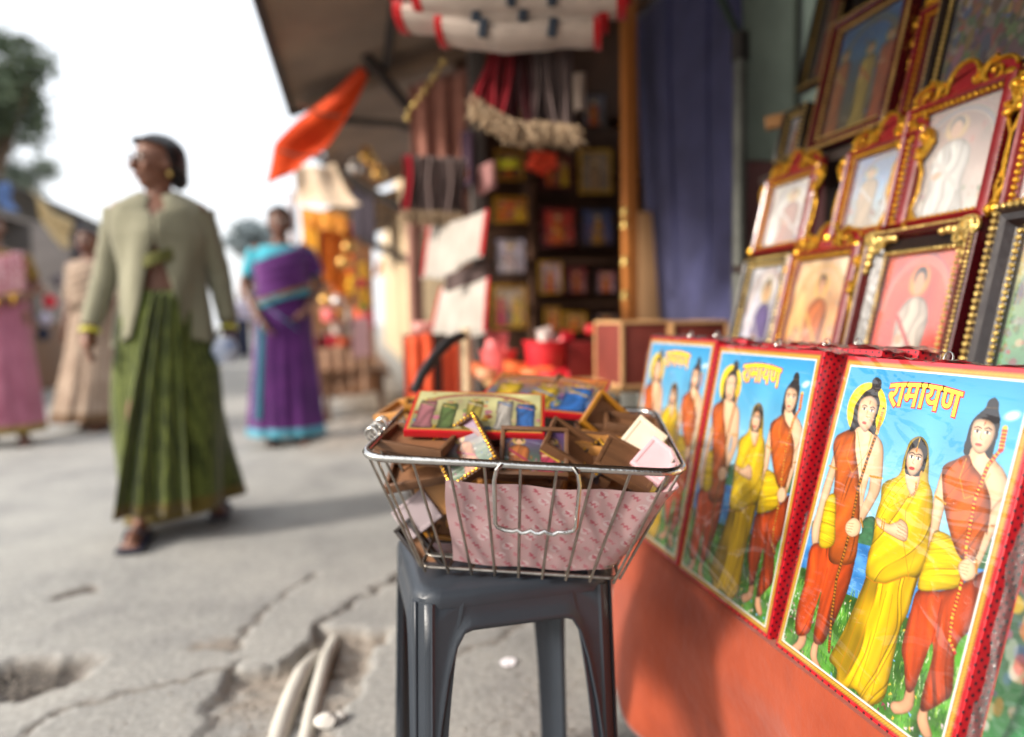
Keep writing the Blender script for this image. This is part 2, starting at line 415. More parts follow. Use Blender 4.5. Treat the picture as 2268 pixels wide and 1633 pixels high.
BW, BH, BT = .281, .410, .036        # the boards
def paint_three_figures():
    """devotional print: three robed figures standing on a flowery lake shore"""
    c = Canvas(BW, BH, 310, 440, 2, 5, ext=(-14, 1006, -6, 1014))
    U, V = c.U, c.V
    SK = (234, 190, 152); SKD = (208, 154, 116); OR = (226, 104, 26); OR2 = (220, 80, 22); YE = (244, 202, 20)
    t = np.clip(V / 560, 0, 1)[..., None]
    c.img = np.array([38, 152, 214.]) * (1 - t) + np.array([176, 222, 244.]) * t
    c.img += ((smooth_noise(c.rng, *U.shape, 7) - .5) * 26)[..., None]
    c.ell(920, 116, 40, 16, (240, 246, 250), -.2, .8, .8); c.ell(330, 330, 90, 30, (200, 228, 244), .1, .5, .9); c.ell(640, 420, 130, 40, (205, 232, 246), .1, .5, .9)
    c.poly([[-20, 600], [60, 560], [120, 590], [340, 551], [341, 507], [376, 484], [415, 487], [452, 540], [700, 500], [760, 470], [1010, 430], [1010, 560], [-20, 640]], (58, 110, 74), edge=14)
    n = smooth_noise(c.rng, *U.shape, 60)
    c.img *= (1 + .25 * (n - .5) * ((V > 470) & (V < 620)))[..., None]
    m = c.mask([[-20, 590], [340, 575], [450, 565], [1010, 500], [1010, 720], [700, 735], [420, 760], [-20, 760]])
    c.put(m, (62, 136, 206)); c.img += (m * (smooth_noise(c.rng, U.shape[0], U.shape[1], 26) - .5) * 60)[..., None]
    for _ in range(260):
        x, y = c.rng.uniform(0, 1000), c.rng.uniform(590, 740); c.line([(x, y), (x + c.rng.uniform(10, 40), y - 2)], 2.0, (150, 200, 236) if c.rng.random() < .6 else (30, 92, 170), .8)
    m = c.mask([[-20, 735], [120, 722], [349, 735], [423, 730], [560, 722], [707, 708], [820, 690], [1010, 668], [1010, 1020], [-20, 1020]])
    c.put(m, (74, 134, 44)); c.img *= (1 + m * (smooth_noise(c.rng, *U.shape, 14) - .55) * .8)[..., None]
    grass(c, 900, (-10, 1000, 730, 1015), [(130, 182, 62), (38, 92, 34), (160, 205, 90), (56, 120, 40), (24, 70, 30)])
    grass(c, 130, (60, 960, 760, 900), [(226, 240, 200)], 16)
    flowers(c, 34, (20, 200, 800, 990), [(236, 200, 224), (196, 110, 150), (250, 250, 250)]); flowers(c, 26, (340, 700, 900, 1010), [(150, 40, 84), (120, 24, 60), (92, 150, 220)], 5)
    flowers(c, 20, (620, 960, 880, 1005), [(240, 210, 230), (110, 170, 232), (226, 190, 60)], 5); flowers(c, 24, (340, 720, 740, 860), [(110, 170, 232), (240, 200, 60), (250, 230, 240)], 4)
    OUT = (92, 40, 16)
    def staff(pts, wd, a, b): c.line(pts, wd + 3, (60, 30, 12)); c.line(pts, wd, a, dash=16, col2=b)
    # first figure
    c.ell(196, 164, 126, 88, (250, 214, 20), .12); c.ell(196, 164, 110, 76, (255, 226, 40), .12)
    c.poly([[48, 272], [57, 340], [42, 451], [40, 536], [34, 582], [50, 622], [84, 656], [104, 624], [92, 571], [96, 484], [104, 376], [100, 290]], SK, edge=12, dark=.7, line=OUT)
    for f in (foot for foot in ([[135, 930], [176, 922], [180, 958], [130, 1004], [86, 1000], [126, 961]], [[234, 925], [264, 922], [277, 965], [322, 987], [311, 1003], [250, 985], [228, 962]])): c.poly(f, SKD, edge=8, dark=.7, line=OUT)
    c.poly([[61, 650], [178, 614], [261, 564], [332, 523], [347, 583], [357, 636], [357, 721], [335, 812], [312, 871], [287, 918], [230, 924], [213, 858], [206, 790], [199, 770], [191, 843], [191, 905], [156, 932], [104, 938], [73, 874], [77, 771]], OR2, edge=26, folds=(9, .13, .12, 0), line=OUT)
    c.line([(205, 690), (204, 790)], 4, (130, 34, 10), .7)
    c.poly([[176, 219], [257, 206], [300, 236], [349, 263], [376, 314], [398, 389], [388, 430], [352, 496], [325, 522], [286, 522], [311, 477], [334, 412], [318, 363], [316, 423], [320, 463], [291, 468], [237, 376], [170, 301], [150, 250]], SK, edge=14, dark=.72, line=OUT)
    c.poly([[155, 236], [68, 258], [42, 277], [42, 311], [94, 377], [130, 477], [172, 592], [200, 664], [284, 660], [354, 630], [343, 558], [305, 466], [252, 374], [193, 300]], OR, edge=30, folds=(8, .12, .35, 1), line=OUT)
    c.poly([[90, 473], [137, 460], [180, 540], [205, 612], [113, 635], [84, 530]], YE, edge=14, folds=(20, .07, 1.4, 0), dark=.7, line=OUT)
    c.poly([[191, 67], [213, 56], [246, 66], [255, 92], [245, 107], [271, 135], [276, 167], [272, 192], [290, 223], [283, 238], [248, 230], [183, 222], [150, 240], [125, 241], [124, 199], [118, 161], [134, 134], [162, 107], [195, 92]], (34, 26, 26), edge=8, dark=.6)
    def face(p, e, brow=True, lips=(196, 90, 80)):
        c.poly(p, (238, 194, 156), edge=14, dark=.68)
        (lx, ly), (rx, ry), (nx_, ny_), (mx, my) = e
        for x, y in ((lx, ly), (rx, ry)):
            c.ell(x, y, 13, 4.2, (250, 244, 236)); c.ell(x, y, 5.4, 4.2, (30, 18, 14))
            c.line([(x - 15, y - 9), (x, y - 13), (x + 15, y - 9)], 4.5, (34, 22, 18)); c.line([(x - 13, y - 3.5), (x, y - 5.5), (x + 13, y - 3)], 2.6, (40, 24, 20))
        c.line([((lx + rx) / 2 - 2, ly + 4), (nx_ - 5, ny_ - 2), (nx_ + 6, ny_ + 1)], 3, (190, 130, 96)); c.ell(mx, my, 15, 4.6, lips); c.line([(mx - 15, my), (mx + 15, my)], 1.8, (120, 44, 40))
        c.line([((lx + rx) / 2 + 3, ly - 28), ((lx + rx) / 2 + 1, ly - 17)], 3, (186, 30, 24)); c.ell(nx_ - 26, ny_ + 4, 16, 10, (240, 160, 130), 0, .45, .9); c.ell(nx_ + 26, ny_ + 4, 14, 10, (240, 160, 130), 0, .45, .9)
    face([[166, 126], [206, 118], [248, 131], [263, 156], [260, 185], [257, 206], [244, 225], [224, 236], [194, 226], [160, 204], [146, 167], [148, 140]], ((184, 163), (234, 165), (214, 188), (206, 207)))
    for y in (64, 70, 76): c.line([(196, y + 26), (246, y + 30)], 2, (150, 120, 60), .5)
    c.line([(178, 240), (250, 330), (300, 430)], 2.5, (180, 120, 40)); c.line([(160, 250), (150, 330), (210, 372), (270, 300), (268, 240)], 3, (200, 140, 40))
    c.line([(318, 366), (392, 362)], 9, (150, 96, 30), dash=8, col2=(232, 186, 60)); c.line([(44, 372), (100, 376)], 8, (150, 96, 30), dash=8, col2=(232, 186, 60))
    staff([(301, 153), (298, 225), (280, 316), (269, 407), (280, 506), (284, 596), (276, 709), (304, 830), (340, 925)], 13, (190, 120, 30), (70, 40, 12)); c.line([(300, 160), (298, 230)], 19, (196, 120, 34), dash=10, col2=(230, 180, 80)); c.line([(325, 890), (340, 925)], 16, (170, 90, 24), dash=10, col2=(90, 40, 10))
    c.poly([[252, 530], [290, 505], [335, 515], [340, 547], [300, 566], [258, 556]], SK, edge=6, dark=.75, line=OUT)
    for k in range(4): c.line([(258, 530 + 8 * k), (296, 524 + 9 * k)], 2.2, (170, 110, 76))
    c.line([(330, 500), (352, 522)], 9, (210, 150, 40), dash=6, col2=(120, 70, 16))
    # middle figure
    c.poly([[427, 565], [440, 657], [423, 736], [396, 831], [369, 895], [352, 945], [409, 957], [422, 990], [466, 996], [527, 975], [589, 990], [631, 984], [682, 942], [681, 866], [675, 747], [692, 696], [699, 607], [712, 517], [697, 446], [564, 474]], (244, 196, 10), edge=22, folds=(9, .10, .18, .5), dark=.6, line=OUT)
    for x0, x1 in ((470, 420), (520, 470), (565, 545), (600, 620)): c.line([(x0, 670), ((x0 + x1) / 2 + 6, 800), (x1, 960)], 3.2, (196, 120, 10), .8)
    c.poly([[539, 214], [494, 233], [483, 283], [480, 337], [406, 376], [415, 425], [410, 477], [426, 538], [425, 600], [438, 655], [490, 660], [552, 648], [640, 606], [700, 590], [720, 522], [712, 475], [689, 410], [666, 361], [633, 331], [613, 279], [585, 232]], YE, edge=24, folds=(7, .10, .5, 0), dark=.66, line=OUT)
    c.line([(600, 350), (560, 430), (590, 520), (660, 610)], 4, (206, 132, 10), .8); c.line([(440, 658), (490, 662), (552, 650), (640, 606)], 4, (196, 120, 10)); c.line([(430, 420), (470, 440), (540, 400)], 3, (206, 140, 10), .8); c.line([(640, 350), (664, 470), (650, 600)], 3, (206, 140, 10), .7)
    c.poly([[512, 317], [573, 307], [592, 345], [575, 386], [523, 352]], SK, edge=6, dark=.75)
    c.poly([[539, 218], [503, 239], [494, 275], [500, 312], [520, 330], [591, 322], [600, 274], [584, 238]], (30, 22, 22), edge=6)
    face([[516, 252], [553, 248], [578, 266], [584, 295], [569, 319], [544, 331], [518, 318], [500, 293], [499, 270]], ((521, 277), (557, 277), (537, 295), (537, 309)), lips=(190, 36, 40))
    c.line([(540, 220), (538, 250)], 4, (226, 176, 40)); c.ell(538, 254, 6, 5, (226, 120, 30)); c.ell(590, 318, 7, 10, (210, 150, 40)); c.line([(576, 345), (585, 370), (560, 392)], 6, (150, 50, 30), dash=9, col2=(230, 180, 50))
    c.poly([[418, 479], [486, 486], [534, 468], [543, 459], [583, 467], [601, 496], [589, 516], [512, 513], [436, 502]], SK, edge=8, dark=.72, line=OUT)
    for k in range(4): c.line([(540, 474 + 10 * k), (592, 480 + 9 * k)], 2, (176, 116, 80))
    for x in (452, 464): c.line([(x, 476), (x + 6, 508)], 6, (224, 170, 30), dash=5, col2=(150, 90, 16))
    # third figure
    for f in ([[771, 880], [806, 872], [816, 924], [756, 960], [724, 956], [723, 938], [767, 916]], [[852, 903], [879, 896], [892, 922], [924, 950], [904, 968], [862, 952], [846, 930]]): c.poly(f, SKD, edge=8, dark=.7, line=OUT)
    c.poly([[705, 273], [684, 299], [681, 340], [678, 369], [695, 444], [712, 524], [722, 560], [740, 540], [738, 470], [737, 383], [745, 330]], SK, edge=10, dark=.72, line=OUT)
    c.poly([[714, 625], [806, 604], [888, 563], [965, 508], [969, 558], [965, 654], [940, 691], [930, 725], [944, 772], [958, 828], [936, 855], [884, 899], [852, 909], [843, 862], [847, 771], [828, 735], [816, 799], [804, 873], [771, 885], [735, 828], [709, 800], [703, 764], [703, 689]], OR2, edge=26, folds=(9, .13, -.2, 2), line=OUT)
    c.line([(826, 620), (828, 740)], 4, (130, 34, 10), .7)
    c.poly([[783, 214], [858, 205], [900, 236], [935, 252], [963, 276], [982, 320], [975, 362], [965, 412], [944, 420], [915, 360], [862, 300], [800, 270]], SK, edge=14, dark=.72, line=OUT)
    c.poly([[985, 330], [960, 420], [942, 490], [922, 536], [884, 536], [868, 512], [901, 497], [915, 461], [918, 398], [930, 360], [962, 320]], SK, edge=10, dark=.72, line=OUT)
    c.poly([[729, 454], [805, 459], [876, 492], [888, 563], [804, 601], [711, 622], [708, 552], [715, 479]], YE, edge=16, folds=(22, .08, 1.35, 0), dark=.68, line=OUT)
    c.poly([[781, 236], [733, 256], [694, 274], [687, 299], [733, 383], [792, 451], [843, 493], [884, 505], [916, 490], [929, 417], [938, 420], [924, 347], [895, 310], [859, 283], [812, 260]], OR, edge=28, folds=(8, .12, .5, 0), line=OUT)
    c.poly([[815, 81], [834, 76], [854, 88], [862, 110], [876, 129], [882, 158], [882, 194], [879, 232], [859, 229], [831, 210], [790, 214], [783, 236], [758, 231], [756, 189], [759, 155], [772, 133], [804, 106], [808, 90]], (32, 26, 28), edge=8, dark=.6)
    face([[776, 141], [825, 136], [861, 149], [870, 176], [858, 208], [836, 226], [808, 224], [779, 201], [769, 168]], ((795, 170), (838, 169), (819, 189), (814, 204)))
    c.line([(806, 104), (856, 102)], 3, (150, 120, 60), .6); c.line([(778, 246), (770, 300), (812, 350), (862, 330), (890, 270)], 3, (214, 160, 50)); c.line([(682, 366), (736, 378)], 9, (150, 96, 30), dash=8, col2=(232, 186, 60)); c.line([(946, 396), (972, 392)], 8, (150, 96, 30))
    staff([(902, 152), (910, 203), (874, 251), (856, 343), (870, 470), (884, 503), (887, 574), (885, 652), (898, 707), (930, 730)], 13, (190, 30, 26), (232, 190, 60)); c.line([(904, 150), (909, 205)], 22, (196, 40, 30), dash=14, col2=(232, 190, 60))
    c.poly([[860, 513], [889, 494], [925, 505], [932, 534], [893, 552], [866, 535]], SK, edge=6, dark=.75, line=OUT)
    for k in range(4): c.line([(866, 512 + 8 * k), (900, 508 + 9 * k)], 2.2, (170, 110, 76))
    c.line([(922, 490), (936, 520)], 9, (210, 150, 40), dash=6, col2=(120, 70, 16))
    # printed border: white line, gold rope band
    fr = np.minimum(np.minimum(U + 2, 992 - U), np.minimum((V - 8) * c.asp, (1006 - V) * c.asp))
    goldc = np.array([222, 168, 54.]); k = ((U * 1.0 + V * c.asp) % 14 < 3.2)
    band = (fr < 26); q = np.clip(1 - np.abs(fr - 10) / 16, .35, 1)[..., None]
    g = goldc * (.6 + .5 * q); g[k] *= .62
    c.img = np.where(band[..., None], g, c.img)
    c.img = np.where(((fr >= 21) & (fr < 29))[..., None], np.array([246, 244, 240.]), c.img)
    c.img = np.where((fr < -3)[..., None], np.array([196, 22, 34.]), c.img)
    return c.mesh('three figures print')

def paint_scene(w, h, seed, sky=(90, 150, 210), low=(90, 130, 60), robes=((220, 100, 30), (236, 190, 30)), n=2, busy=60, nx=None, mode='figures'):
    """small devotional picture without likeness: robed figures or a crowd of bright dabs"""
    nx = nx or max(34, min(110, int(w * 480))); ny = max(30, int(nx * h / w))
    c = Canvas(w, h, nx, ny, 2, seed); r = c.rng; U, V = c.U, c.V
    t = np.clip((V - 100) / 800, 0, 1)[..., None]
    c.img = np.array(sky, float) * (1 - t) + np.array(low, float) * t
    c.img *= (.8 + .4 * smooth_noise(r, *U.shape, 6))[..., None]
    pal = [(226, 60, 50), (240, 190, 40), (250, 240, 230), (60, 120, 200), (70, 140, 70), (220, 120, 160), (200, 110, 40), (120, 70, 140), (236, 200, 160)]
    if mode == 'crowd':
        base = np.array(sky, float)
        for _ in range(busy * 6):
            k = pal[int(r.integers(len(pal)))]; x, y = r.uniform(0, 1000, 2); rr = r.uniform(9, 44)
            c.ell(x, y, rr, rr * r.uniform(.6, 2.6) / c.asp, (np.array(k) * .62 + base * .38) * r.uniform(.5, 1), r.uniform(-.4, .4))
    else:
        for _ in range(busy):
            k = pal[int(r.integers(len(pal)))]; x, y = r.uniform(0, 1000), r.uniform(500, 1000); rr = r.uniform(12, 36)
            c.ell(x, y, rr, rr / c.asp, np.array(k) * r.uniform(.5, 1), 0, .8)
        for _ in range(busy * 2):
            k = pal[int(r.integers(len(pal)))]; x, y = r.uniform(0, 1000, 2); rr = r.uniform(6, 22)
            c.ell(x, y, rr, rr * r.uniform(.6, 2.2) / c.asp, np.array(k) * r.uniform(.6, 1), 0, .5)
        for q_ in range(5):
            a_ = np.linspace(0, PI, 22); c.line([(500 - (470 - 14 * q_) * math.cos(t_), 420 - (400 - 16 * q_) * math.sin(t_)) for t_ in a_], 9, np.array(pal[int(r.integers(len(pal)))]) * .8, .8)
        for i in range(n):
            x = 1000 * (i + .5) / n + r.uniform(-40, 40); s = min(1.0, 1.7 / n) * r.uniform(.85, 1.05); top = 130 + 320 * (1 - s) * r.random()
            col = robes[i % len(robes)]; y0 = top
            c.ell(x, y0 + 85 * s, 150 * s, 120 * s, (252, 214, 90), 0, .7, .5)
            c.poly([[x - 90 * s, y0 + 200 * s], [x - 210 * s, y0 + 330 * s], [x - 190 * s, y0 + 600], [x - 250 * s, 970], [x, 990], [x + 250 * s, 970], [x + 190 * s, y0 + 600], [x + 215 * s, y0 + 330 * s], [x + 90 * s, y0 + 200 * s]], col, edge=30, folds=(6, .15, .3, i))
            c.ell(x, y0 + 60 * s, 84 * s, 74 * s, (34, 26, 26)); c.ell(x, y0 + 100 * s, 66 * s, 76 * s, (226, 176, 136))
            c.ell(x - 120 * s, y0 + 480 * s, 60 * s, 36 * s, (226, 176, 136)); c.line([(x - 190 * s, y0 + 330 * s), (x + 150 * s, y0 + 620 * s)], 46 * s, np.array(robes[(i + 1) % len(robes)]) * .9)
    return c.mesh('small print')

# ------------------------------------------------------------------ the ground: one sheet, worn concrete with a broken trench, pits and cracks
def pip(P, x, y):
    ins = np.zeros(x.shape, bool)
    for (x1, y1), (x2, y2) in zip(P, np.roll(P, -1, 0)):
        if y1 == y2: continue
        ins ^= ((y1 > y) != (y2 > y)) & (x < (x2 - x1) * (y - y1) / (y2 - y1) + x1)
    return ins
def gp(*pts): return np.array([hz(px, py, 0).xy for px, py in pts])
def make_ground():
    xs = np.unique(np.concatenate([np.linspace(-90, -4, 24), np.arange(-4, -1.0, .06), np.arange(-1.0, .9, .0125), np.arange(.9, 2.2, .06), np.linspace(2.2, 90, 24)]).round(4))
    ys = np.unique(np.concatenate([np.linspace(-30, .6, 16), np.arange(.6, 1.2, .06), np.arange(1.2, 2.6, .0125), np.arange(2.6, 8, .06), np.linspace(8, 200, 40)]).round(4))
    X, Y = np.meshgrid(xs, ys); rng = np.random.default_rng(3)
    def nz(cell, seed):
        r = np.random.default_rng(seed); N = 160; g = r.random((N, N)); fx = (X / cell) % N; fy = (Y / cell) % N
        i, j = np.floor(fx).astype(int), np.floor(fy).astype(int); a, b = fx - i, fy - j; i %= N; j %= N; a = a * a * (3 - 2 * a); b = b * b * (3 - 2 * b); i1, j1 = (i + 1) % N, (j + 1) % N
        return (g[j, i] * (1 - a) + g[j, i1] * a) * (1 - b) + (g[j1, i] * (1 - a) + g[j1, i1] * a) * b
    jx, jy = (nz(.035, 1) - .5) * .035, (nz(.035, 2) - .5) * .035
    T = gp((400, 1800), (432, 1633), (468, 1549), (512, 1494), (528, 1461), (550, 1477), (594, 1480), (671, 1436), (706, 1378), (740, 1392), (798, 1392), (880, 1396), (853, 1410), (819, 1466), (793, 1531), (741, 1595), (720, 1660), (700, 1800))
    tr = pip(T, X + jx, Y + jy).astype(float)
    Z = np.zeros_like(X); D = tr.copy()
    fade = np.clip((Y - 1.52) / .16, 0, 1); K = np.zeros_like(X)
    Z -= tr * (.004 + .016 * fade + (.006 + .006 * fade) * nz(.03, 5) + .007 * nz(.012, 6)); D = tr * np.clip(.25 + .6 * fade + 1.1 * (nz(.05, 41) - .35), 0, 1)
    for (px, py, rx, ry, dp) in ((62, 1500, .15, .10, .034), (165, 1315, .055, .04, .008), (480, 1430, .08, .04, .004)):
        c = hz(px, py, 0); d = np.hypot((X + 1.6 * jx - c.x) / rx, (Y + 1.6 * jy - c.y) / ry); k = np.clip((1.05 - d) * 2.2, 0, 1)
        Z -= k * dp * (.7 + .6 * nz(.02, 8)); D = np.maximum(D, k * .9); K = np.maximum(K, k * (.95 if dp > .007 else .2))
    for pts, wd, dep in (([(960, 1235), (900, 1265), (840, 1300), (780, 1335), (715, 1376)], .011, .02), ([(40, 1640), (150, 1570), (300, 1530), (420, 1500), (530, 1462)], .007, .012), ([(520, 1440), (545, 1400), (575, 1360), (700, 1270)], .008, .012),
                         ([(1215, 1340), (1180, 1370), (1090, 1420), (1010, 1450), (955, 1480)], .007, .012), ([(880, 1400), (960, 1370), (1080, 1330), (1215, 1330)], .009, .014)):
        P = gp(*pts); best = np.full(X.shape, 9.)
        for a, b in zip(P, P[1:]):
            e = b - a; t = np.clip(((X + jx - a[0]) * e[0] + (Y + jy - a[1]) * e[1]) / (e @ e), 0, 1)
            best = np.minimum(best, np.hypot(X + jx - a[0] - t * e[0], Y + jy - a[1] - t * e[1]))
        k = np.clip(1.2 - best / wd, 0, 1); Z -= k * dep; D = np.maximum(D, k); K = np.maximum(K, k * .7)
    # earth and rubble verge beside the stalls further on
    vg = np.clip((X + (nz(.5, 11) - .5) * .5 - (-.62 + .04 * Y)) * 3, 0, 1) * np.clip((Y - 4.2) * 2, 0, 1) * (X < 3)
    D = np.maximum(D, vg * .85); Z += vg * (.05 * nz(.3, 12) + .035 * nz(.09, 13))
    near = (np.abs(X) < 4) & (Y < 9)
    Z += near * ((nz(.8, 20) - .5) * .012 + (nz(.16, 21) - .5) * .005)
    nx, ny = len(xs), len(ys); co = np.stack([X, Y, Z], -1).reshape(-1, 3)
    i = np.arange((ny - 1) * (nx - 1)); r, c = i // (nx - 1), i % (nx - 1); b = r * nx + c
    f = np.stack([b, b + 1, b + nx + 1, b + nx], 1)
    me = bpy.data.meshes.new('ground'); me.vertices.add(len(co)); me.vertices.foreach_set('co', co.ravel())
    me.loops.add(f.size); me.loops.foreach_set('vertex_index', f.ravel().astype(np.int32)); me.polygons.add(len(f)); me.polygons.foreach_set('loop_start', (np.arange(len(f)) * 4).astype(np.int32))
    me.polygons.foreach_set('use_smooth', [True] * len(f)); me.update(calc_edges=True)
    a = me.color_attributes.new('earth', 'FLOAT_COLOR', 'POINT'); q = np.ones((len(co), 4), np.float32); q[:, 0] = D.ravel(); q[:, 1] = K.ravel(); a.data.foreach_set('color', q.ravel())
    m, N, L, P = _tree('worn concrete and earth')
    tc = N.new('ShaderNodeTexCoord')
    def noise(s, d=6, rr=.65):
        n = N.new('ShaderNodeTexNoise'); n.inputs['Scale'].default_value = s; n.inputs['Detail'].default_value = d; n.inputs['Roughness'].default_value = rr
        L.new(tc.outputs['Object'], n.inputs['Vector']); return n
    def ramp(n, cols):
        r = N.new('ShaderNodeValToRGB'); e = r.color_ramp.elements
        while len(e) < len(cols): e.new(.5)
        for k, (p, c) in enumerate(cols): e[k].position = p; e[k].color = (*lin(c), 1)
        L.new(n.outputs['Fac'], r.inputs['Fac']); return r
    con = ramp(noise(2.2, 8, .7), [(.28, (136, 135, 134)), (.48, (160, 159, 155)), (.70, (178, 176, 170))])
    fine = ramp(noise(70, 5), [(.3, (150, 148, 145)), (.7, (255, 255, 255))])
    mu = N.new('ShaderNodeMix'); mu.data_type = 'RGBA'; mu.blend_type = 'MULTIPLY'; mu.inputs['Factor'].default_value = .55
    L.new(con.outputs['Color'], mu.inputs['A']); L.new(fine.outputs['Color'], mu.inputs['B'])
    ear = ramp(noise(18, 8, .75), [(.3, (104, 95, 87)), (.5, (142, 132, 121)), (.72, (172, 164, 153))])
    ea = N.new('ShaderNodeAttribute'); ea.attribute_name = 'earth'
    mx = N.new('ShaderNodeMix'); mx.data_type = 'RGBA'; sr = N.new('ShaderNodeSeparateColor'); L.new(ea.outputs['Color'], sr.inputs['Color']); L.new(sr.outputs['Red'], mx.inputs['Factor']); L.new(mu.outputs['Result'], mx.inputs['A']); L.new(ear.outputs['Color'], mx.inputs['B'])
    grv = ramp(noise(60, 6, .8), [(.3, (50, 47, 45)), (.55, (86, 80, 75)), (.75, (118, 112, 106))])
    m2 = N.new('ShaderNodeMix'); m2.data_type = 'RGBA'; L.new(sr.outputs['Green'], m2.inputs['Factor']); L.new(mx.outputs['Result'], m2.inputs['A']); L.new(grv.outputs['Color'], m2.inputs['B'])
    L.new(m2.outputs['Result'], P.inputs['Base Color']); P.inputs['Roughness'].default_value = .85; P.inputs['Specular IOR Level'].default_value = .3
    bn = noise(45, 7, .7); bp = N.new('ShaderNodeBump'); bp.inputs['Strength'].default_value = .5; bp.inputs['Distance'].default_value = .012
    L.new(bn.outputs['Fac'], bp.inputs['Height']); L.new(bp.outputs['Normal'], P.inputs['Normal'])
    o = ob('road', me, m); tag(o, 'worn grey concrete street with cracks, pits and a broken edge', None, None, 'structure')
make_ground()

# ------------------------------------------------------------------ big structure of the stalls on the right
TARP = cloth_mat('brown tarpaulin', (134, 112, 92), (156, 132, 108), translucent=.14, scale=3, weave=160)
TARP2 = cloth_mat('dark tarpaulin', (124, 102, 84), (146, 120, 98), translucent=.20, scale=3, weave=160)
POLE = mat('grey weathered pole', (54, 46, 42), .7, .3, 8, .2, 60, stretch=(1, 1, .2))
def sheet(name, a, b, c, d, mt, parent, sag=.05, nu=16, nv=16, th=.006, ripple=.012, seed=1):
    a, b, c, d = map(Vector, (a, b, c, d)); rr = random.Random(seed); ph = rr.uniform(0, 6)
    def fn(u, v):
        p = a.lerp(b, u).lerp(d.lerp(c, u), v)
        return p + Vector((0, 0, -sag * math.sin(PI * u) * math.sin(PI * v) * 4 * .5 + ripple * math.sin(9 * u + ph) * math.sin(7 * v + ph) - .02 * (1 if v > .999 or u < .001 else 0)))
    mb = MB(); mb.grid(fn, nu, nv)
    return mb.build(name, mt, parent, angle=80, solid=th)

aw = thing('awning', 'large brown tarpaulin awning over the near stall, its corner pointing down into the white sky', 'awning', (0, 0, 0))
sheet('canvas', (-.30, -1.6, 2.02), (1.5, -1.6, 2.5), (1.5, 3.35, 2.62), (-.352, 4.05, 2.0), TARP, aw, .07, 22, 22)
mb = MB(); mb.tube([(-.30, -1.6, 2.0), (-.335, 2.7, 1.985), (-.352, 4.05, 1.985)], .018); mb.build('edge_pole', POLE, aw)
mb = MB(); mb.tube([(-.34, 4.03, 1.985), (.5, 3.74, 2.26), (1.45, 3.36, 2.60)], .02); mb.build('edge_pole', POLE, aw)
mb = MB(); mb.tube([(.15, -1.2, 2.1), (.16, 3.8, 2.12)], .02); mb.build('batten', POLE, aw)
mb = MB(); mb.tube([at(796, 105, 3.3), at(905, 240, 3.3), at(1030, 425, 3.3)], .026, 6); mb.build('strut', POLE, aw)
mb = MB(); mb.tube([at(742, 266, 4.0), at(880, 275, 3.9), at(960, 300, 3.8), at(1050, 365, 3.7)], .02, 6); mb.build('crossbar', POLE, aw)

aw2 = thing('awning', 'dark sloping tarpaulin roof of the second stall, behind the brown awning', 'awning', (0, 0, 0))
sheet('canvas', (-.25, 3.72, 1.955), (1.6, 3.02, 2.50), (1.9, 7.2, 3.0), (-.16, 7.3, 2.05), TARP2, aw2, .05)
mb = MB(); mb.tube([at(700, 345, 5.0), at(800, 410, 5.0), at(918, 480, 5.0)], .03, 6); mb.build('strut', POLE, aw2)
mb = MB(); mb.tube([at(660, 355, 5.0), at(780, 300, 5.0), at(930, 260, 4.8)], .025, 6); mb.build('crossbar', POLE, aw2)

aw3 = thing('awning', 'ragged brown awning of the third stall, beyond the cream banner', 'awning', (0, 0, 0))
sheet('canvas', (-.42, 7.6, 2.0), (1.8, 7.4, 2.7), (2.0, 11, 2.8), (-.3, 11, 2.05), TARP, aw3, .05, seed=4)
mb = MB(); mb.tube([at(800, 530, 6.6), at(860, 556, 6.6), at(918, 585, 6.6)], .04, 6); mb.build('strut', POLE, aw3)

# walls
BRN = mat('warm brown boards', (96, 66, 48), .7, .3, 6, .2, 50)
GREENW = mat('green plaster', (130, 140, 122), .8, .2, 3, .2, 40)
REDW = mat('dull red plaster', (116, 68, 62), .8, .2, 3, .2, 40)
CREAM = mat('cream plaster', (206, 182, 146), .85, .16, 3, .25, 30)
GREYW = mat('grey base plaster', (140, 138, 132), .85, .2, 4, .25, 30)
wl_ = thing('stall_wall', 'painted plaster wall beside the blue curtain, pale green above and dull red below', 'wall', (0, 0, 0))
mb = MB(); mb.box((1.95, 2.12, 2.02), (1.5, .09, 1.36)); mb.build('green_panel', GREENW, wl_)
mb = MB(); mb.box((1.95, 2.123, .67), (1.5, .09, 1.335)); mb.build('red_panel', REDW, wl_)
mb = MB(); mb.box((1.985, 2.07, 2.0), (.012, .012, 1.3)); mb.box((1.44, 2.07, 2.0), (.012, .012, 1.3)); mb.build('seam', mat('seam', (60, 64, 56), .8), wl_)
sw = thing('stall_wall', 'dark back wall of the near stall behind the rack of framed pictures', 'wall', (0, 0, 0))
mb = MB(); mb.box((1.47, .16, 1.3), (.05, 3.56, 2.6)); mb.build('wall', DARK, sw)
MB().box((1.0, -1.66, 1.2), (1.7, .06, 2.4)).build('side_wall', BRN, sw)  # unseen wall added behind the camera to darken the stall
iw = thing('stall_wall', 'dark inner partition of the second stall behind the shelves of pictures', 'wall', (0, 0, 0))
mb = MB(); mb.box((1.25, 3.62, 1.35), (1.5, .05, 2.7)); mb.build('wall', BRN, iw)
mb = MB(); mb.box((2.02, 2.9, 1.35), (.05, 1.6, 2.7)); mb.build('side_wall', DARK, iw)
cw = thing('stall_wall', 'sunlit cream plaster wall along the street with a grey base', 'wall', (0, 0, 0))
mb = MB(); mb.box((.62, 10.6, 1.45), (.36, 9.6, 2.2), bev=.01); mb.build('plaster_panel', CREAM, cw)
mb = MB(); mb.box((.615, 10.6, .17), (.40, 9.66, .36), bev=.01); mb.build('base_course', GREYW, cw)
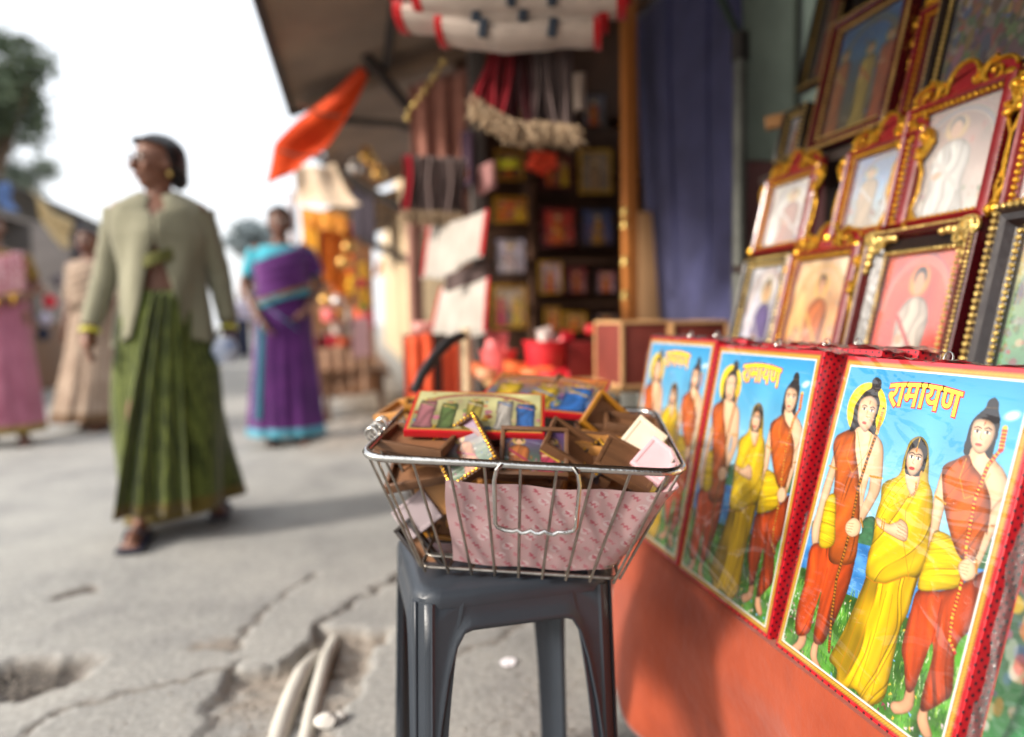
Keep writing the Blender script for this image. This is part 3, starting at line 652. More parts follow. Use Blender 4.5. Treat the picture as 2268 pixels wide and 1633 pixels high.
mb = MB(); mb.box((.44, 5.9, 1.3), (.10, .10, 2.5)); mb.build('pilaster', CREAM, cw)
pk = tag(MB().box(at(921, 640, 4.0), (.075, .075, 1.5), rot=(0, 0, .2), bev=.006).build('post', mat('pink brown post', (150, 106, 92), .7, .2, 6)), 'pinkish brown square post behind the white red-edged cloths', 'post')
# stone and earth plinth in front of the cream wall
# posts
op = thing('post', 'orange-brown wooden post of the second stall with small brass bells on its side', 'post', (0, 0, 0))
a = at(1392, 60, 2.6); b = at(1402, 735, 2.6)
mb = MB(); mb.box((a.x, a.y, 1.1), (.05, .05, 2.2), bev=.004); mb.build('post_shaft', mat('orange wood', (176, 108, 46), .55, .25, 8, .15, 60, stretch=(1, 1, .15)), op)
for py in (470, 497, 580, 655):
    p = at(1384, py, 2.56); MB().lathe([(.004, .02), (.008, .016), (.012, .004), (.017, -.008), (.018, -.012)], 10, Matrix.Translation(p)).build('bell', GOLDY, op)
gp_ = thing('post', 'dark grey pipe post between the blue curtain and the plaster wall', 'post', (0, 0, 0))
p = at(1638, 400, 2.1); mb = MB(); mb.tube([(p.x, p.y, 0), (p.x, p.y, 1.66)], .021, 12); mb.build('pipe', mat('grey iron pipe', (96, 98, 92), .5, .3, 12, .15, 60, metal=.3), gp_)
MB().tube([(p.x, p.y, 1.60), (p.x, p.y, 1.68)], .027, 12).build('collar', IRON, gp_)
q = at(1600, 40, 2.15); MB().tube([(p.x, p.y, 1.66), (q.x - .02, q.y, 1.85), (q.x - .1, q.y, 2.05)], .014, 8).build('bracket', mat('dark green iron', (30, 48, 42), .5), gp_)
dp = thing('post', 'dark wooden post of the second stall near the hanging red bundles', 'post', (0, 0, 0))
p = at(1056, 300, 2.75); MB().box((p.x, p.y, 1.15), (.055, .055, 2.3), bev=.004).build('post_shaft', mat('grey brown wood', (84, 76, 72), .7, .3, 8, .15, 60, stretch=(1, 1, .15)), dp)
p = at(1736, 266, 1.95); tag(MB().box(p, (.10, .03, .035), rot=(0, -.12, -.6), bev=.003).build('wooden_peg', TAN), 'short wooden peg sticking out of the green and red wall', 'peg')
p = at(1446, 580, 2.72); tag(MB().box((p.x, p.y + .05, .70), (.10, .03, 1.10), bev=.003).build('plank', mat('pale wood', (190, 148, 104), .6, .2, 8, .12, 60, stretch=(1, 1, .15))), 'upright pale plank standing behind the lower edge of the blue curtain', 'plank')

# curtain
NAVY = cloth_mat('navy cloth', (46, 48, 84), (62, 64, 104), translucent=.06, weave=300)
def curtain(u, v):
    z = 2.02 - v * 1.36
    w0, w1 = .90 + .14 * v ** 1.4, 1.275 - .03 * v
    pin = math.exp(-((v - .93) / .12) ** 2) * .05
    am = .016 + .026 * v
    w0, w1 = 1.10 + .10 * v ** 1.4, 1.185 + .02 * v
    x = w0 + (w1 - w0) * u
    y = 2.62 - .60 * u + am * math.sin(u * 17 + 2 * v) + .5 * am * math.sin(u * 31 + 1.3 + 3 * v) - .03 * u * v
    return (x - pin * u, y, z + .02 * math.sin(u * 3))
mb = MB(); mb.grid(curtain, 60, 30); tag(mb.build('curtain', NAVY, angle=80, solid=.003), 'long navy blue curtain hanging in folds beside the green and red wall', 'curtain')

# ------------------------------------------------------------------ display table with its orange cloth
CLOTH = cloth_mat('orange red cloth', (146, 58, 30), (162, 70, 38), translucent=.03, scale=5, weave=38, var=.22)
tb = thing('display_table', 'low dark wooden table hidden under the orange cloth', 'table', (0, 0, 0))
mb = MB(); mb.box((.99, .36, .355), (.86, 2.0, .025)); mb.build('tabletop', DARK, tb)
for x in (.60, 1.38):
    for y in (-.55, 1.27): MB().box((x, y, .176), (.05, .05, .352)).build('leg', DARK, tb)
def tcloth(u, v):
    # u along the table edge from the far end to the near end (wrapping the far corner), v from the back of the top, over the edge, to the hem
    s = u * 2.9                     # run along the edge: 0..0.55 is the far end, then the long side
    top = .35
    if s < .55: bx, by, nx, ny = .545 + (.55 - s), 1.385, 0, 1
    else: bx, by, nx, ny = .545, 1.385 - (s - .55), -1, 0
    if v < top:
        k = 1 - v / top
        return (bx - nx * k * .42, by - ny * k * .12, .3705)
    k = (v - top) / (1 - top)
    far = max(0, 1 - abs(s - .62) / .35)
    d = k * (.352 - .012 * math.sin(s * 2.2) - .05 * max(0, 1 - abs(s - .66) / .2))
    w = (.012 + .04 * k) * math.sin(s * 9 + .6 + 1.2 * k) * min(1, k * 3) + .008 * math.sin(s * 31 + 9 * k) * k + .012 * k * math.sin(s * 27) + .03 * far * k
    fl = .006 + .018 * min(1, k * 4) + w * .7
    return (bx + nx * fl, by + ny * fl, .371 - d - .004 * min(1, k * 8))
mb = MB(); mb.grid(tcloth, 150, 40)
tag(mb.build('tablecloth', CLOTH, angle=80, solid=.0015), 'orange-red cloth covering the display table and hanging down its street side', 'tablecloth')

# ------------------------------------------------------------------ boards with the three-figure print
PR3 = paint_three_figures()
BOARD_RED = dotted_mat('red paper with dark marks', (196, 18, 34), (52, 8, 24), .0085, .24)
def text_mesh(body, w, h, bend, offset, name):
    cu = bpy.data.curves.new(name, 'FONT'); cu.body = body; cu.offset = offset; cu.resolution_u = 6
    o = bpy.data.objects.new(name, cu); COL.objects.link(o); bpy.context.view_layer.update()
    me = bpy.data.meshes.new_from_object(o.evaluated_get(bpy.context.evaluated_depsgraph_get())); bpy.data.objects.remove(o); bpy.data.curves.remove(cu)
    co = np.array([v.co[:] for v in me.vertices]); me.name = name
    return me, co
def place_text(me, co, box, w, h, bend, y):
    x = (co[:, 0] - box[0]) / (box[1] - box[0]) - .5; z = (co[:, 1] - box[2]) / (box[3] - box[2])
    X = x * w; Z = z * h - bend * (x * 2) ** 2
    me.vertices.foreach_set('co', np.stack([X, np.full_like(X, y), Z], -1).ravel())
    me.polygons.foreach_set('use_smooth', [False] * len(me.polygons)); me.update()
m1, c1 = text_mesh('रामायण', 0, 0, 0, .014, 'title'); m2, c2 = text_mesh('रामायण', 0, 0, 0, .052, 'title edge')
bx_ = (c1[:, 0].min(), c1[:, 0].max(), c1[:, 1].min(), c1[:, 1].max())
place_text(m1, c1, bx_, .106, .0300, .005, 0); place_text(m2, c2, bx_, .106, .0300, .005, 0)
INKY = mat('yellow ink', (250, 206, 40), .4, .04, 20, coat=1); INKR = mat('red ink', (176, 30, 36), .4, .04, 20, coat=1)
RINGM = CHROME
def film_strip(seed, w, l, amp):
    rr = random.Random(seed); P = [rr.uniform(0, 6) for _ in range(6)]
    mb = MB()
    def fn(u, v):
        return ((u - .5) * w + .3 * amp * math.sin(40 * v + P[0] + 6 * u), amp * math.sin(9 * u + P[1] + 14 * v) * (.5 + u) + .5 * amp * math.sin(37 * v + 21 * u + P[2]), v * l + .5 * amp * math.sin(12 * u + P[3]))
    mb.grid(fn, 14, 60); return mb.mesh('film strip', angle=30)
FS = film_strip(3, .030, .41, .005)
def make_board(label, x, y, lean, yaw, z=.4005, prnt=None, front=True):
    t = thing('picture_board', label, 'picture', (x, y, z), (-lean, 0, R(-90) + yaw), 'boards with the same printed picture')
    MB().box((0, BT / 2 + .0008, BH / 2), (BW + .005, BT, BH + .005), bev=.0025).build('board', BOARD_RED, t)
    if front:
        ob('print', prnt or PR3, PRINTF, t, (0, 0, .0012))
        if prnt is None:
            ob('title_edge', m2, INKR, t, ((.5 * (309 + 695) + 14) / 1020 * BW - BW / 2, -.0003, BH * (1 - (131 + 6) / 1020)))
            ob('title_lettering', m1, INKY, t, ((.5 * (309 + 695) + 14) / 1020 * BW - BW / 2, -.0006, BH * (1 - (131 + 6) / 1020)))
    pts = [(.0065 * math.cos(k / 14 * 2 * PI) , 0, BH + .0105 + .0075 * math.sin(k / 14 * 2 * PI)) for k in range(14)]
    MB().tube(pts, .0011, 7, closed=True).tube([(0, 0, BH - .002), (0, 0, BH + .003)], .0016, 6).build('hanging_ring', RINGM, t, loc=(.005, BT * .5, 0))
    ob('film_edge', FS, FILM, t, (-BW / 2 - .012, BT * .45, .0), (0, 0, R(20)))
    MB().grid(lambda u, v: ((u - .5) * (BW + .02), -.001 + v * (BT + .004), BH + .0035 + .0022 * math.sin(u * 60 + 3 * v) * math.sin(9 * v + 4 * u) + .002 * math.sin(u * 23) + (.006 * abs(math.sin(u * 9)) * v)), 50, 6).build('film_fold', FILM, t, angle=30)
    return t
LEAN = R(15)
make_board('sharp picture board of three robed figures, nearest of the three with this print', .545, .6795, LEAN, 0, .3735)
make_board('second picture board of three robed figures, between the sharp and the half hidden one', .545, .980, R(11.5), 0, .374)
make_board('blurred picture board of three robed figures standing half behind the wire basket', .54, 1.262, R(11), 0, .382)
P4 = paint_scene(BW, BH, 31, (40, 30, 50), (50, 120, 60), ((30, 120, 60), (200, 40, 90)), 2, 90, nx=150)
# gold border on the other print
make_board('picture board with a green and dark print, cut at the edge of the photo', .545, .372, LEAN, 0, .3735, prnt=P4)
for k, (dx, y) in enumerate(((.05, .93), (.094, .915))):
    make_board(('film wrapped red board standing directly behind the second picture board', 'film wrapped red board rearmost in the stack behind the second picture board')[k], .545 + dx, y, R(11.5), 0, .376, front=False)
make_board('film wrapped red board standing directly behind the half hidden picture board', .535 + .05, 1.24, R(11), 0, .382, front=False)

# ------------------------------------------------------------------ rack with framed pictures
rk = thing('display_rack', 'dark stepped rack carrying the rows of gold and red framed pictures', 'rack', (0, 0, 0))
for z, x, nm in ((.63, .92, 'step'), (.967, 1.01, 'step'), (1.207, 1.09, 'step')):
    MB().box((x + .17, .55, z - .012), (.36, 2.35, .022)).build(nm, DARK, rk)
    MB().box((x + .20, .55, z / 2 - .014), (.02, 2.3, z - .03)).build('riser', DARK, rk)
for y in (-.6, .55, 1.70): MB().box((1.42, y, .95), (.03, .04, 1.9)).build('upright', DARK, rk)

def scroll_pts(cx, cz, r0, a0, turns, y, shrink=.22, n=22, sgn=1):
    out = []
    for k in range(n):
        t = k / (n - 1); a = a0 + sgn * 2 * PI * turns * t; r = r0 * (1 - (1 - shrink) * t)
        out.append((cx + r * math.cos(a), y, cz + r * math.sin(a)))
    return out
def rails(t, w, h, wd, mt, d0=.020, lip=.008):
    """four mitred rails, each a stepped moulding"""
    def prof(o):    # (inset, y) steps across the rail from the outer edge inwards
        return [(0, 0), (0, -d0), (wd * .22, -d0 - lip * .3), (wd * .42, -d0 - lip), (wd * .62, -d0 - lip * .7), (wd * .8, -d0 * .75), (wd, -d0 * .6), (wd, 0)]
    cs = [(-w / 2, 0, 1, 1), (w / 2, 0, -1, 1), (w / 2, h, -1, -1), (-w / 2, h, 1, -1)]
    for a, b in ((0, 1), (1, 2), (2, 3), (3, 0)):
        (ax, az, asx, asz), (bx, bz, bsx, bsz) = cs[a], cs[b]
        MB().loft([[(ax + asx * i, y, az + asz * i) for i, y in prof(0)], [(bx + bsx * i, y, bz + bsz * i) for i, y in prof(0)]]).build('rail', mt, t, angle=30)
def beading(t, w, h, inset, r, y, mt, name='beading', twist=False):
    mb = MB(); per = [(-w / 2 + inset, inset, w / 2 - inset, inset), (w / 2 - inset, inset, w / 2 - inset, h - inset), (w / 2 - inset, h - inset, -w / 2 + inset, h - inset), (-w / 2 + inset, h - inset, -w / 2 + inset, inset)]
    for x0, z0, x1, z1 in per:
        n = max(4, int(math.hypot(x1 - x0, z1 - z0) / (r * 2.05)))
        for k in range(n):
            q = k / n; vert = abs(x1 - x0) < 1e-6
            mb.ico((x0 + (x1 - x0) * q, y, z0 + (z1 - z0) * q), (r, r * .9, r), sub=1)
    mb.build(name, mt, t)
def pane_and_print(t, w, h, wd, pm, bright=None):
    pw, ph = w - 2 * wd + .006, h - 2 * wd + .006
    ob('print', pm(pw, ph), PRINT, t, (0, -.006, wd - .003))
    MB().grid(lambda u, v: ((u - .5) * pw, -.0095 + .0006 * math.sin(3 * u + 2 * v), wd - .003 + v * ph), 6, 6).build('glass_pane', GLASS_GLARE if .9 < t.location.z < 1.15 else GLASS, t)
    MB().box((0, -.002, h / 2), (w - .01, .006, h - .01)).build('backing', WOOD, t)
def crest(t, w, h, top=.045, sides=True):
    hw = w / 2
    out = [(-hw * .98, h - .002)]
    for k in range(9): a = PI - PI * k / 8; out.append((-hw * .62 + hw * .34 * math.cos(a), h + .012 + top * .45 * math.sin(a)))
    for k in range(11): a = PI - PI * k / 10; out.append((hw * .30 * math.cos(a), h + .016 + top * .8 * math.sin(a)))
    for k in range(9): a = PI - PI * k / 8; out.append((hw * .62 + hw * .34 * math.cos(a), h + .012 + top * .45 * math.sin(a)))
    out.append((hw * .98, h - .002))
    cb_ = MB().prism(out, xf((0, -.016, 0)), .014).build('crest_board', REDLAC, t, angle=30)
    mb = MB(); r = .0042
    mb.tube([(x, -.018, z) for x, z in out[1:-1]], r, 6)
    for sg in (-1, 1):
        mb.tube(scroll_pts(sg * hw * .62, h + .012, hw * .24, PI / 2, 1.2, -.022, .15, 20, sg), [r * (1.1 - .5 * k / 19) for k in range(20)], 6)
        mb.tube(scroll_pts(sg * hw * .30, h + .012, hw * .12, PI * .5, 1.0, -.022, .2, 14, -sg), r * .8, 6)
        mb.ball((sg * hw * .88, -.02, h - .004), (.012, .008, .012)).ball((sg * hw * .62, -.024, h + .012), .006)
    mb.build('crest_scrolls', GOLD, cb_)
    if sides:
        for sg in (-1, 1):
            mb = MB()
            x = sg * (hw + .002)
            mb.tube([(x, -.016, h * .98), (x + sg * .014, -.018, h * .93), (x + sg * .020, -.02, h * .84), (x + sg * .010, -.02, h * .74), (x - sg * .002, -.018, h * .67), (x + sg * .010, -.018, h * .55), (x + sg * .012, -.018, h * .35), (x + sg * .004, -.018, h * .20), (x + sg * .014, -.018, h * .08), (x, -.016, .0)],
                    [.003, .006, .007, .006, .004, .003, .003, .003, .006, .004], 7)
            mb.tube(scroll_pts(x + sg * .004, h * .88, .014, -PI / 2, 1.3, -.024, .2, 18, sg), .0036, 6)
            mb.tube(scroll_pts(x, h * .72, .012, PI / 2, 1.2, -.024, .2, 16, sg), .0034, 6)
            mb.ball((x + sg * .004, -.024, h * .88), .007).ball((x, -.022, h * .70), .008).ball((x + sg * .006, -.02, .010), .011)
            mb.build('side_scroll', GOLD, t)
def corner_ornaments(t, w, h, mt):
    for sx in (-1, 1):
        for sz in (0, 1):
            mb = MB(); cx, cz = sx * (w / 2 - .016), (h - .016 if sz else .016); dz = -1 if sz else 1
            mb.ball((cx, -.032, cz), (.020, .010, .020))
            for k in range(4):
                mb.ball((cx - sx * (.016 + .013 * k), -.031, cz + dz * .002 * (k % 2)), (.010 - .001 * k, .007, .011 - .0015 * k)); mb.ball((cx + sx * .002 * (k % 2), -.031, cz + dz * (.018 + .014 * k)), (.011 - .0015 * k, .007, .010 - .001 * k))
            mb.tube(scroll_pts(cx - sx * .018, cz + dz * .018, .013, 0, 1.2, -.032, .2, 14), .0034, 6); mb.tube(scroll_pts(cx, cz, .016, 0, 1.2, -.040, .2, 14), .003, 6)
            mb.build('corner_ornament', mt, t)
FL = R(13.5)
def framed(label, x, y, z, w, h, style, pm, wd=.020, yaw=0, group='framed pictures on the rack'):
    t = thing('framed_picture', label, 'framed picture', (x, y, z), (-FL, 0, R(-90) + yaw), group)
    if style == 'gold':
        rails(t, w, h, wd, REDLAC, .022, .010); beading(t, w, h, wd - .004, .0058, -.019, GOLD); beading(t, w, h, .003, .004, -.020, GOLD, 'outer_beading'); crest(t, w, h, min(.05, w * .24))
    elif style == 'corner':
        rails(t, w, h, wd * .62, MAROON, .030, .010)
        t2 = wd
        beading(t, w, h, .004, .004, -.036, GOLDY, 'outer_beading'); beading(t, w, h, wd + .012, .0048, -.018, GOLDY)
        for nm, mt_, i0, i1, yy in (('inner_rail', BLACKW, wd * .62, wd + .012, -.018),):
            for a, b in (((-1, 0), (1, 0)), ((1, 0), (1, 1)), ((1, 1), (-1, 1)), ((-1, 1), (-1, 0))):
                def P(s, i, y): return (s[0] * (w / 2 - i), y, (h - i) if s[1] else i)
                MB().loft([[P(a, i0, 0), P(a, i0, yy - .006), P(a, i1, yy + .006), P(a, i1, 0)], [P(b, i0, 0), P(b, i0, yy - .006), P(b, i1, yy + .006), P(b, i1, 0)]]).build(nm, mt_, t, angle=30)
        corner_ornaments(t, w, h, GOLDY)
    else:
        rails(t, w, h, wd, BLACKW if style == 'dark' else MAROON, .024, .008); beading(t, w, h, wd - .003, .005, -.018, GOLDY); beading(t, w, h, .0055, .0055, -.026, GOLDY, 'outer_beading')
    pane_and_print(t, w, h, wd + (.014 if style == 'corner' else 0), pm)
    return t
def sc(seed, **k): return lambda w, h: paint_scene(w, h, seed, **k)
# lowest row
framed('black gold-beaded frame with a white and purple print, far end of the lowest row', .93, 1.535, .642, .19, .335, 'dark', sc(1, sky=(236, 234, 240), low=(190, 184, 200), robes=((120, 90, 170), (230, 226, 232)), n=1, busy=20))
framed('gold-scrolled red frame with an orange figure print, between black and maroon frames', .93, 1.325, .642, .225, .335, 'gold', sc(2, sky=(250, 214, 170), low=(236, 150, 50), robes=((240, 130, 30), (250, 210, 80)), n=1, busy=30))
framed('maroon and black frame with pale gold corner ornaments and a fiery red print', .93, 1.055, .642, .25, .345, 'corner', sc(3, sky=(250, 110, 80), low=(228, 60, 30), robes=((236, 220, 200), (220, 60, 40)), n=1, busy=16), wd=.030)
framed('wide dark frame with two rows of gold beads, lowest row, at the photo edge', .925, .765, .642, .29, .36, 'dark', sc(4, sky=(200, 180, 140), low=(60, 150, 90), robes=((200, 40, 50), (240, 220, 190)), n=1, busy=120), wd=.05)
framed('plain black frame standing behind the lowest row next to the maroon frame', 1.0, .52, .642, .2, .30, 'dark', sc(5, mode='crowd'))
# middle row
framed('small gold-scrolled red frame with a pale print, far end of the middle row', 1.02, 1.525, .98, .205, .20, 'gold', sc(6, sky=(244, 240, 236), low=(240, 236, 230), robes=((200, 130, 110), (250, 246, 240)), n=1, busy=8))
framed('gold-scrolled red frame with a blue-topped print, second along the middle row', 1.02, 1.22, .98, .205, .20, 'gold', sc(7, sky=(60, 130, 200), low=(206, 216, 210), robes=((220, 190, 150), (240, 240, 236)), n=2, busy=40))
framed('largest red frame with a gold scrolled crest and a painted pale reflection, middle row', 1.02, 1.055, .98, .225, .245, 'gold', sc(8, sky=(150, 100, 90), low=(222, 214, 206), robes=((246, 244, 240), (240, 236, 230)), n=1, busy=30))  # white shape in the print stands for sky reflected in the glass
framed('red frame with a thick gold scrolled edge, nearest in the middle row', 1.02, .81, .98, .215, .25, 'gold', sc(9, sky=(220, 120, 120), low=(200, 160, 150), n=1))
# top row
framed('narrow gold edged frame at the far end of the top row', 1.10, 1.605, 1.22, .10, .14, 'dark', sc(10, sky=(200, 200, 210), low=(160, 150, 160), n=1), wd=.018)
framed('dark maroon frame with three figures on a blue print, top row', 1.11, 1.405, 1.22, .27, .33, 'maroon', sc(11, sky=(30, 120, 190), low=(120, 110, 80), robes=((214, 130, 60), (214, 190, 80), (220, 110, 40)), n=3, busy=30), wd=.032)
framed('tall red frame squeezed between the blue print and the crowded print', 1.13, 1.20, 1.22, .12, .24, 'gold', sc(12, sky=(150, 30, 40), low=(120, 20, 30), n=1))
framed('large dark frame with a crowded many-coloured print, top row', 1.10, 1.03, 1.22, .29, .38, 'dark', sc(13, sky=(140, 130, 150), mode='crowd', busy=130), wd=.026)
framed('dark frame at the near end of the top row, at the photo edge', 1.10, .73, 1.22, .25, .38, 'dark', sc(14, mode='crowd'))
framed('frame with a faded pink print hung above the blue three-figure picture', 1.22, 1.44, 1.62, .27, .32, 'maroon', sc(15, sky=(170, 130, 140), low=(190, 160, 150), n=1))
framed('tall gold beaded frame hanging above the far end of the top row', 1.26, 1.72, 1.46, .14, .42, 'dark', sc(16, sky=(60, 40, 40), low=(40, 30, 30), n=1))

# ------------------------------------------------------------------ grey plastic stool
PLAST = mat('grey plastic', (46, 52, 60), .38, .08, 12, .05, 240, spec=.5)
SROT = R(2)
st = thing('plastic_stool', 'dark grey plastic stool under the wire basket', 'stool', (.192, 1.035, 0), SROT)
SW, SZ = .140, .470
def rsq(h, r, z, n=6):
    out = []
    for cx, cy, a0 in ((h - r, h - r, 0), (-h + r, h - r, 90), (-h + r, -h + r, 180), (h - r, -h + r, 270)):
        for k in range(n + 1): a = R(a0 + 90 * k / n); out.append((cx + r * math.cos(a), cy + r * math.sin(a), z))
    return out
MB().loft([rsq(.13, .03, .440), rsq(SW + .002, .034, .444), rsq(SW + .003, .036, .458), rsq(SW - .002, .034, .466), rsq(SW - .012, .03, .470)]).build('seat', PLAST, st)
def splay(z): return 1 + (SZ - z) / SZ * .09
for q in range(4):
    m = Matrix.Rotation(q * PI / 2, 4, 'Z')
    # apron: a curved skirt with an arched opening
    pts = []
    hw = SW - .001
    for k in range(25):
        u = -1 + 2 * k / 24
        zb = .412 - .10 * max(0, (abs(u) - .50) / .30) ** 2.6
        pts.append((u, zb))
    mb = MB(); A = []
    for (u, zb) in pts:
        col = []
        for j in range(7):
            z = zb + (.452 - zb) * j / 6; s = splay(z); bul = .006 * math.exp(-((z - zb) / .014) ** 2)
            col.append(m @ Vector((u * hw * .93 * s, -(hw * s + bul), z)))
        A.append(col)
    for a, b in zip(A, A[1:]):
        for j in range(6):
            mb.bm.faces.new([mb.bm.verts.new(v) for v in (a[j], b[j], b[j + 1], a[j + 1])])
    bmesh.ops.remove_doubles(mb.bm, verts=mb.bm.verts, dist=1e-6)
    mb.build('apron', PLAST, st, solid=.004, angle=60)
    # leg: L-shaped in section with a rounded outer corner and raised rims
    rings = []
    for k in range(15):
        z = .452 * (1 - k / 14) + .0; s = splay(z); wdt = .036 + .028 * (z / .452) ** 3; e = hw * s
        sec = [(e - .018, e + .002), (e + .0, e - .012), (e + .004, e - .02), (e + .001, e - .026), (e + .001, e - wdt + .008), (e + .0025, e - wdt + .004), (e + .003, e - wdt), (e - .004, e - wdt), (e - .006, e - wdt + .006), (e - .009, e - .018), (e - .018, e - .009),
               (e - wdt + .006, e - .006), (e - wdt, e - .004), (e - wdt, e + .003), (e - wdt + .004, e + .0025), (e - wdt + .008, e + .001), (e - .026, e + .001), (e - .02, e + .004)]
        rings.append([m @ Vector((x, y, z)) for x, y in sec])
    MB().loft(rings).build('leg', PLAST, st, angle=50)

# ------------------------------------------------------------------ wire basket on the stool
bk = thing('wire_basket', 'chrome wire basket standing on the grey plastic stool, full of small picture frames', 'basket', (.200, .905, .4745), (R(6.5), R(3.0), R(-16.5)))
def rect(hw, y0, y1, z, r, n=5):
    out = []
    for cx, cy, a0 in ((hw - r, y0 + r, -90), (hw - r, y1 - r, 0), (-hw + r, y1 - r, 90), (-hw + r, y0 + r, 180)):
        for k in range(n + 1): a = R(a0 + 90 * k / n); out.append((cx + r * math.cos(a), cy + r * math.sin(a), z))
    return out
RZ = .172; RHW = .211; RY0, RY1 = -.035, .285; FHW = .137; FY0, FY1 = 0.0, .225
MB().tube(rect(RHW, RY0, RY1, RZ, .032), .0056, 10, closed=True).build('rim', CHROME, bk)
MB().tube(rect(FHW, FY0, FY1, .004, .012), .0026, 8, closed=True).build('bottom_ring', STEEL, bk)
MB().tube(rect(FHW - .004, FY0 + .01, FY1 - .008, .016, .012), .0020, 8, closed=True).build('lower_ring', STEEL, bk)
def wire(a, b, c=None): MB().tube([a, b] if c is None else [a, c, b], .0021, 6).build('wire', STEEL, bk)
for k in range(9):
    u = -1 + 2 * k / 8
    xr, xf_ = u * (RHW - .022), u * (FHW - .006)
    wire((xr, RY0 - .002, RZ), (xf_, FY0 - .003, -.002)); wire((xr, RY1 + .002, RZ), (xf_, FY1 + .003, -.002))
    if 0 < k < 8: wire((xf_, FY0, .001), (xf_, FY1, .001))
for k in range(6):
    u = k / 5
    yr = RY0 + .03 + (RY1 - RY0 - .06) * u; yf = FY0 + .01 + (FY1 - FY0 - .02) * u
    for sg in (-1, 1): wire((sg * (RHW + .002), yr, RZ), (sg * (FHW + .003), yf, -.002))
    if 0 < k < 5: wire((-FHW, yf, -.001), (FHW, yf, -.001))
HX = .022
hp = [(-.046, RY0 - .007, RZ + .003), (-.052, RY0 - .012, RZ - .004), (-.055, RY0 - .008, RZ - .02), (-.053, RY0 + .000, RZ - .082), (-.050, RY0 + .002, RZ - .088), (-.04, RY0 + .001, RZ - .091)]
hp += [(-.03 + .06 * k / 10, RY0 + .001, RZ - .092 + .0022 * math.sin(k * 2.0)) for k in range(11)]
hp += [(.04, RY0 + .001, RZ - .090), (.050, RY0 + .002, RZ - .087), (.053, RY0 + .000, RZ - .080), (.055, RY0 - .008, RZ - .02), (.052, RY0 - .012, RZ - .004), (.046, RY0 - .007, RZ + .003)]
MB().tube([(x + HX, y, z) for x, y, z in hp], .0031, 8).build('handle', CHROME, bk)
cl = [(-RHW - .010 + .010 * math.cos(k * .55), .05 + k * .0011, RZ + .004 + .011 * math.sin(k * .55)) for k in range(70)]
MB().tube(cl, .0017, 6).build('coil_hinge', CHROME, bk)

# pink wrapping paper lining the front of the basket
def paint_paper():
    c = Canvas(.36, .165, 300, 138, 2, 9); c.img = np.array([206, 172, 174.]) * (.94 + .12 * smooth_noise(c.rng, *c.U.shape, 9))[..., None]
    G = {'N': [[(-1, 1), (-1, -1), (1, 1), (1, -1)]], 'H': [[(-1, -1), (-1, 1)], [(1, -1), (1, 1)], [(-1, 0), (1, 0)]], 'A': [[(-1, 1), (0, -1), (1, 1)], [(-.5, .3), (.5, .3)]], '9': [[(.8, -.2), (-.6, -.2), (-.8, -.9), (.6, -1), (.8, -.2), (.3, 1)]]}
    def glyph(g, x, y, s, ang, col):
        ca, sa = math.cos(ang), math.sin(ang)
        for st_ in G[g]:
            c.line([(x + s * .7 * (px * ca - py * sa), y + s * 2.18 * .8 * (px * sa + py * ca)) for px, py in st_], s * .42, col, .8)
    words = ['9N', 'HN', 'AH', '9H']; k = 0
    for i in range(17):
        for j in range(9):
            x = 30 + i * 60 + (30 if j % 2 else 0); y = 55 + j * 112; col = (186, 74, 94) if (i + j) % 2 else (200, 118, 132)
            w = words[(i * 3 + j * 5) % 4]; a = R(48)
            if (i + j) % 3 == 0: c.ell(x + 6, y + 10, 22, 42, (222, 200, 202))
            for q, g in enumerate(w): glyph(g, x + q * 13, y + q * 25, 10, a, col)
            c.line([(x + 30, y - 40), (x + 30, y + 28)], 2, (230, 170, 178), .7)
    return c.mesh('wrapping paper')
pm_ = paint_paper(); co = np.empty(len(pm_.vertices) * 3); pm_.vertices.foreach_get('co', co); co = co.reshape(-1, 3)
def bend_paper(x, z):
    s = (x + .18) / .36; v = z / .165                    # along the front from the left, up
    yy = FY0 + (RY0 - FY0) * v + .006; hw = FHW + (RHW - FHW) * v
    X0 = -.094 - .006 * v; L_ = s * .36
    run = hw - .028 - X0
    if L_ < run: X, Y = X0 + L_, yy
    else:
        e = min((L_ - run) / .03, 1.57); rest = max(0, L_ - run - .047)
        X = hw - .028 + .026 * math.sin(e); Y = yy + .026 * (1 - math.cos(e)) + rest
    return X + .002 * math.sin(40 * z), Y + .003 * math.sin(23 * x + 31 * z), .010 + z * .80 - max(0, s - .62) * .03 * (1 - v) + .10 * max(0, s - .60) ** 1.6 * (1 - v) + .0015 * math.sin(60 * x)
co = np.array([bend_paper(x, z) for x, _, z in co]); pm_.vertices.foreach_set('co', co.ravel()); pm_.update(); pm_.polygons.foreach_set('use_smooth', [True] * len(pm_.polygons))
pp = ob('wrapping_paper', pm_, print_mat('thin printed paper', .7), None)
pp.matrix_world = Matrix.LocRotScale(bk.location, bk.rotation_euler, None)
tag(pp, 'pink wrapping paper with red marks lining the front of the wire basket', 'wrapping paper')

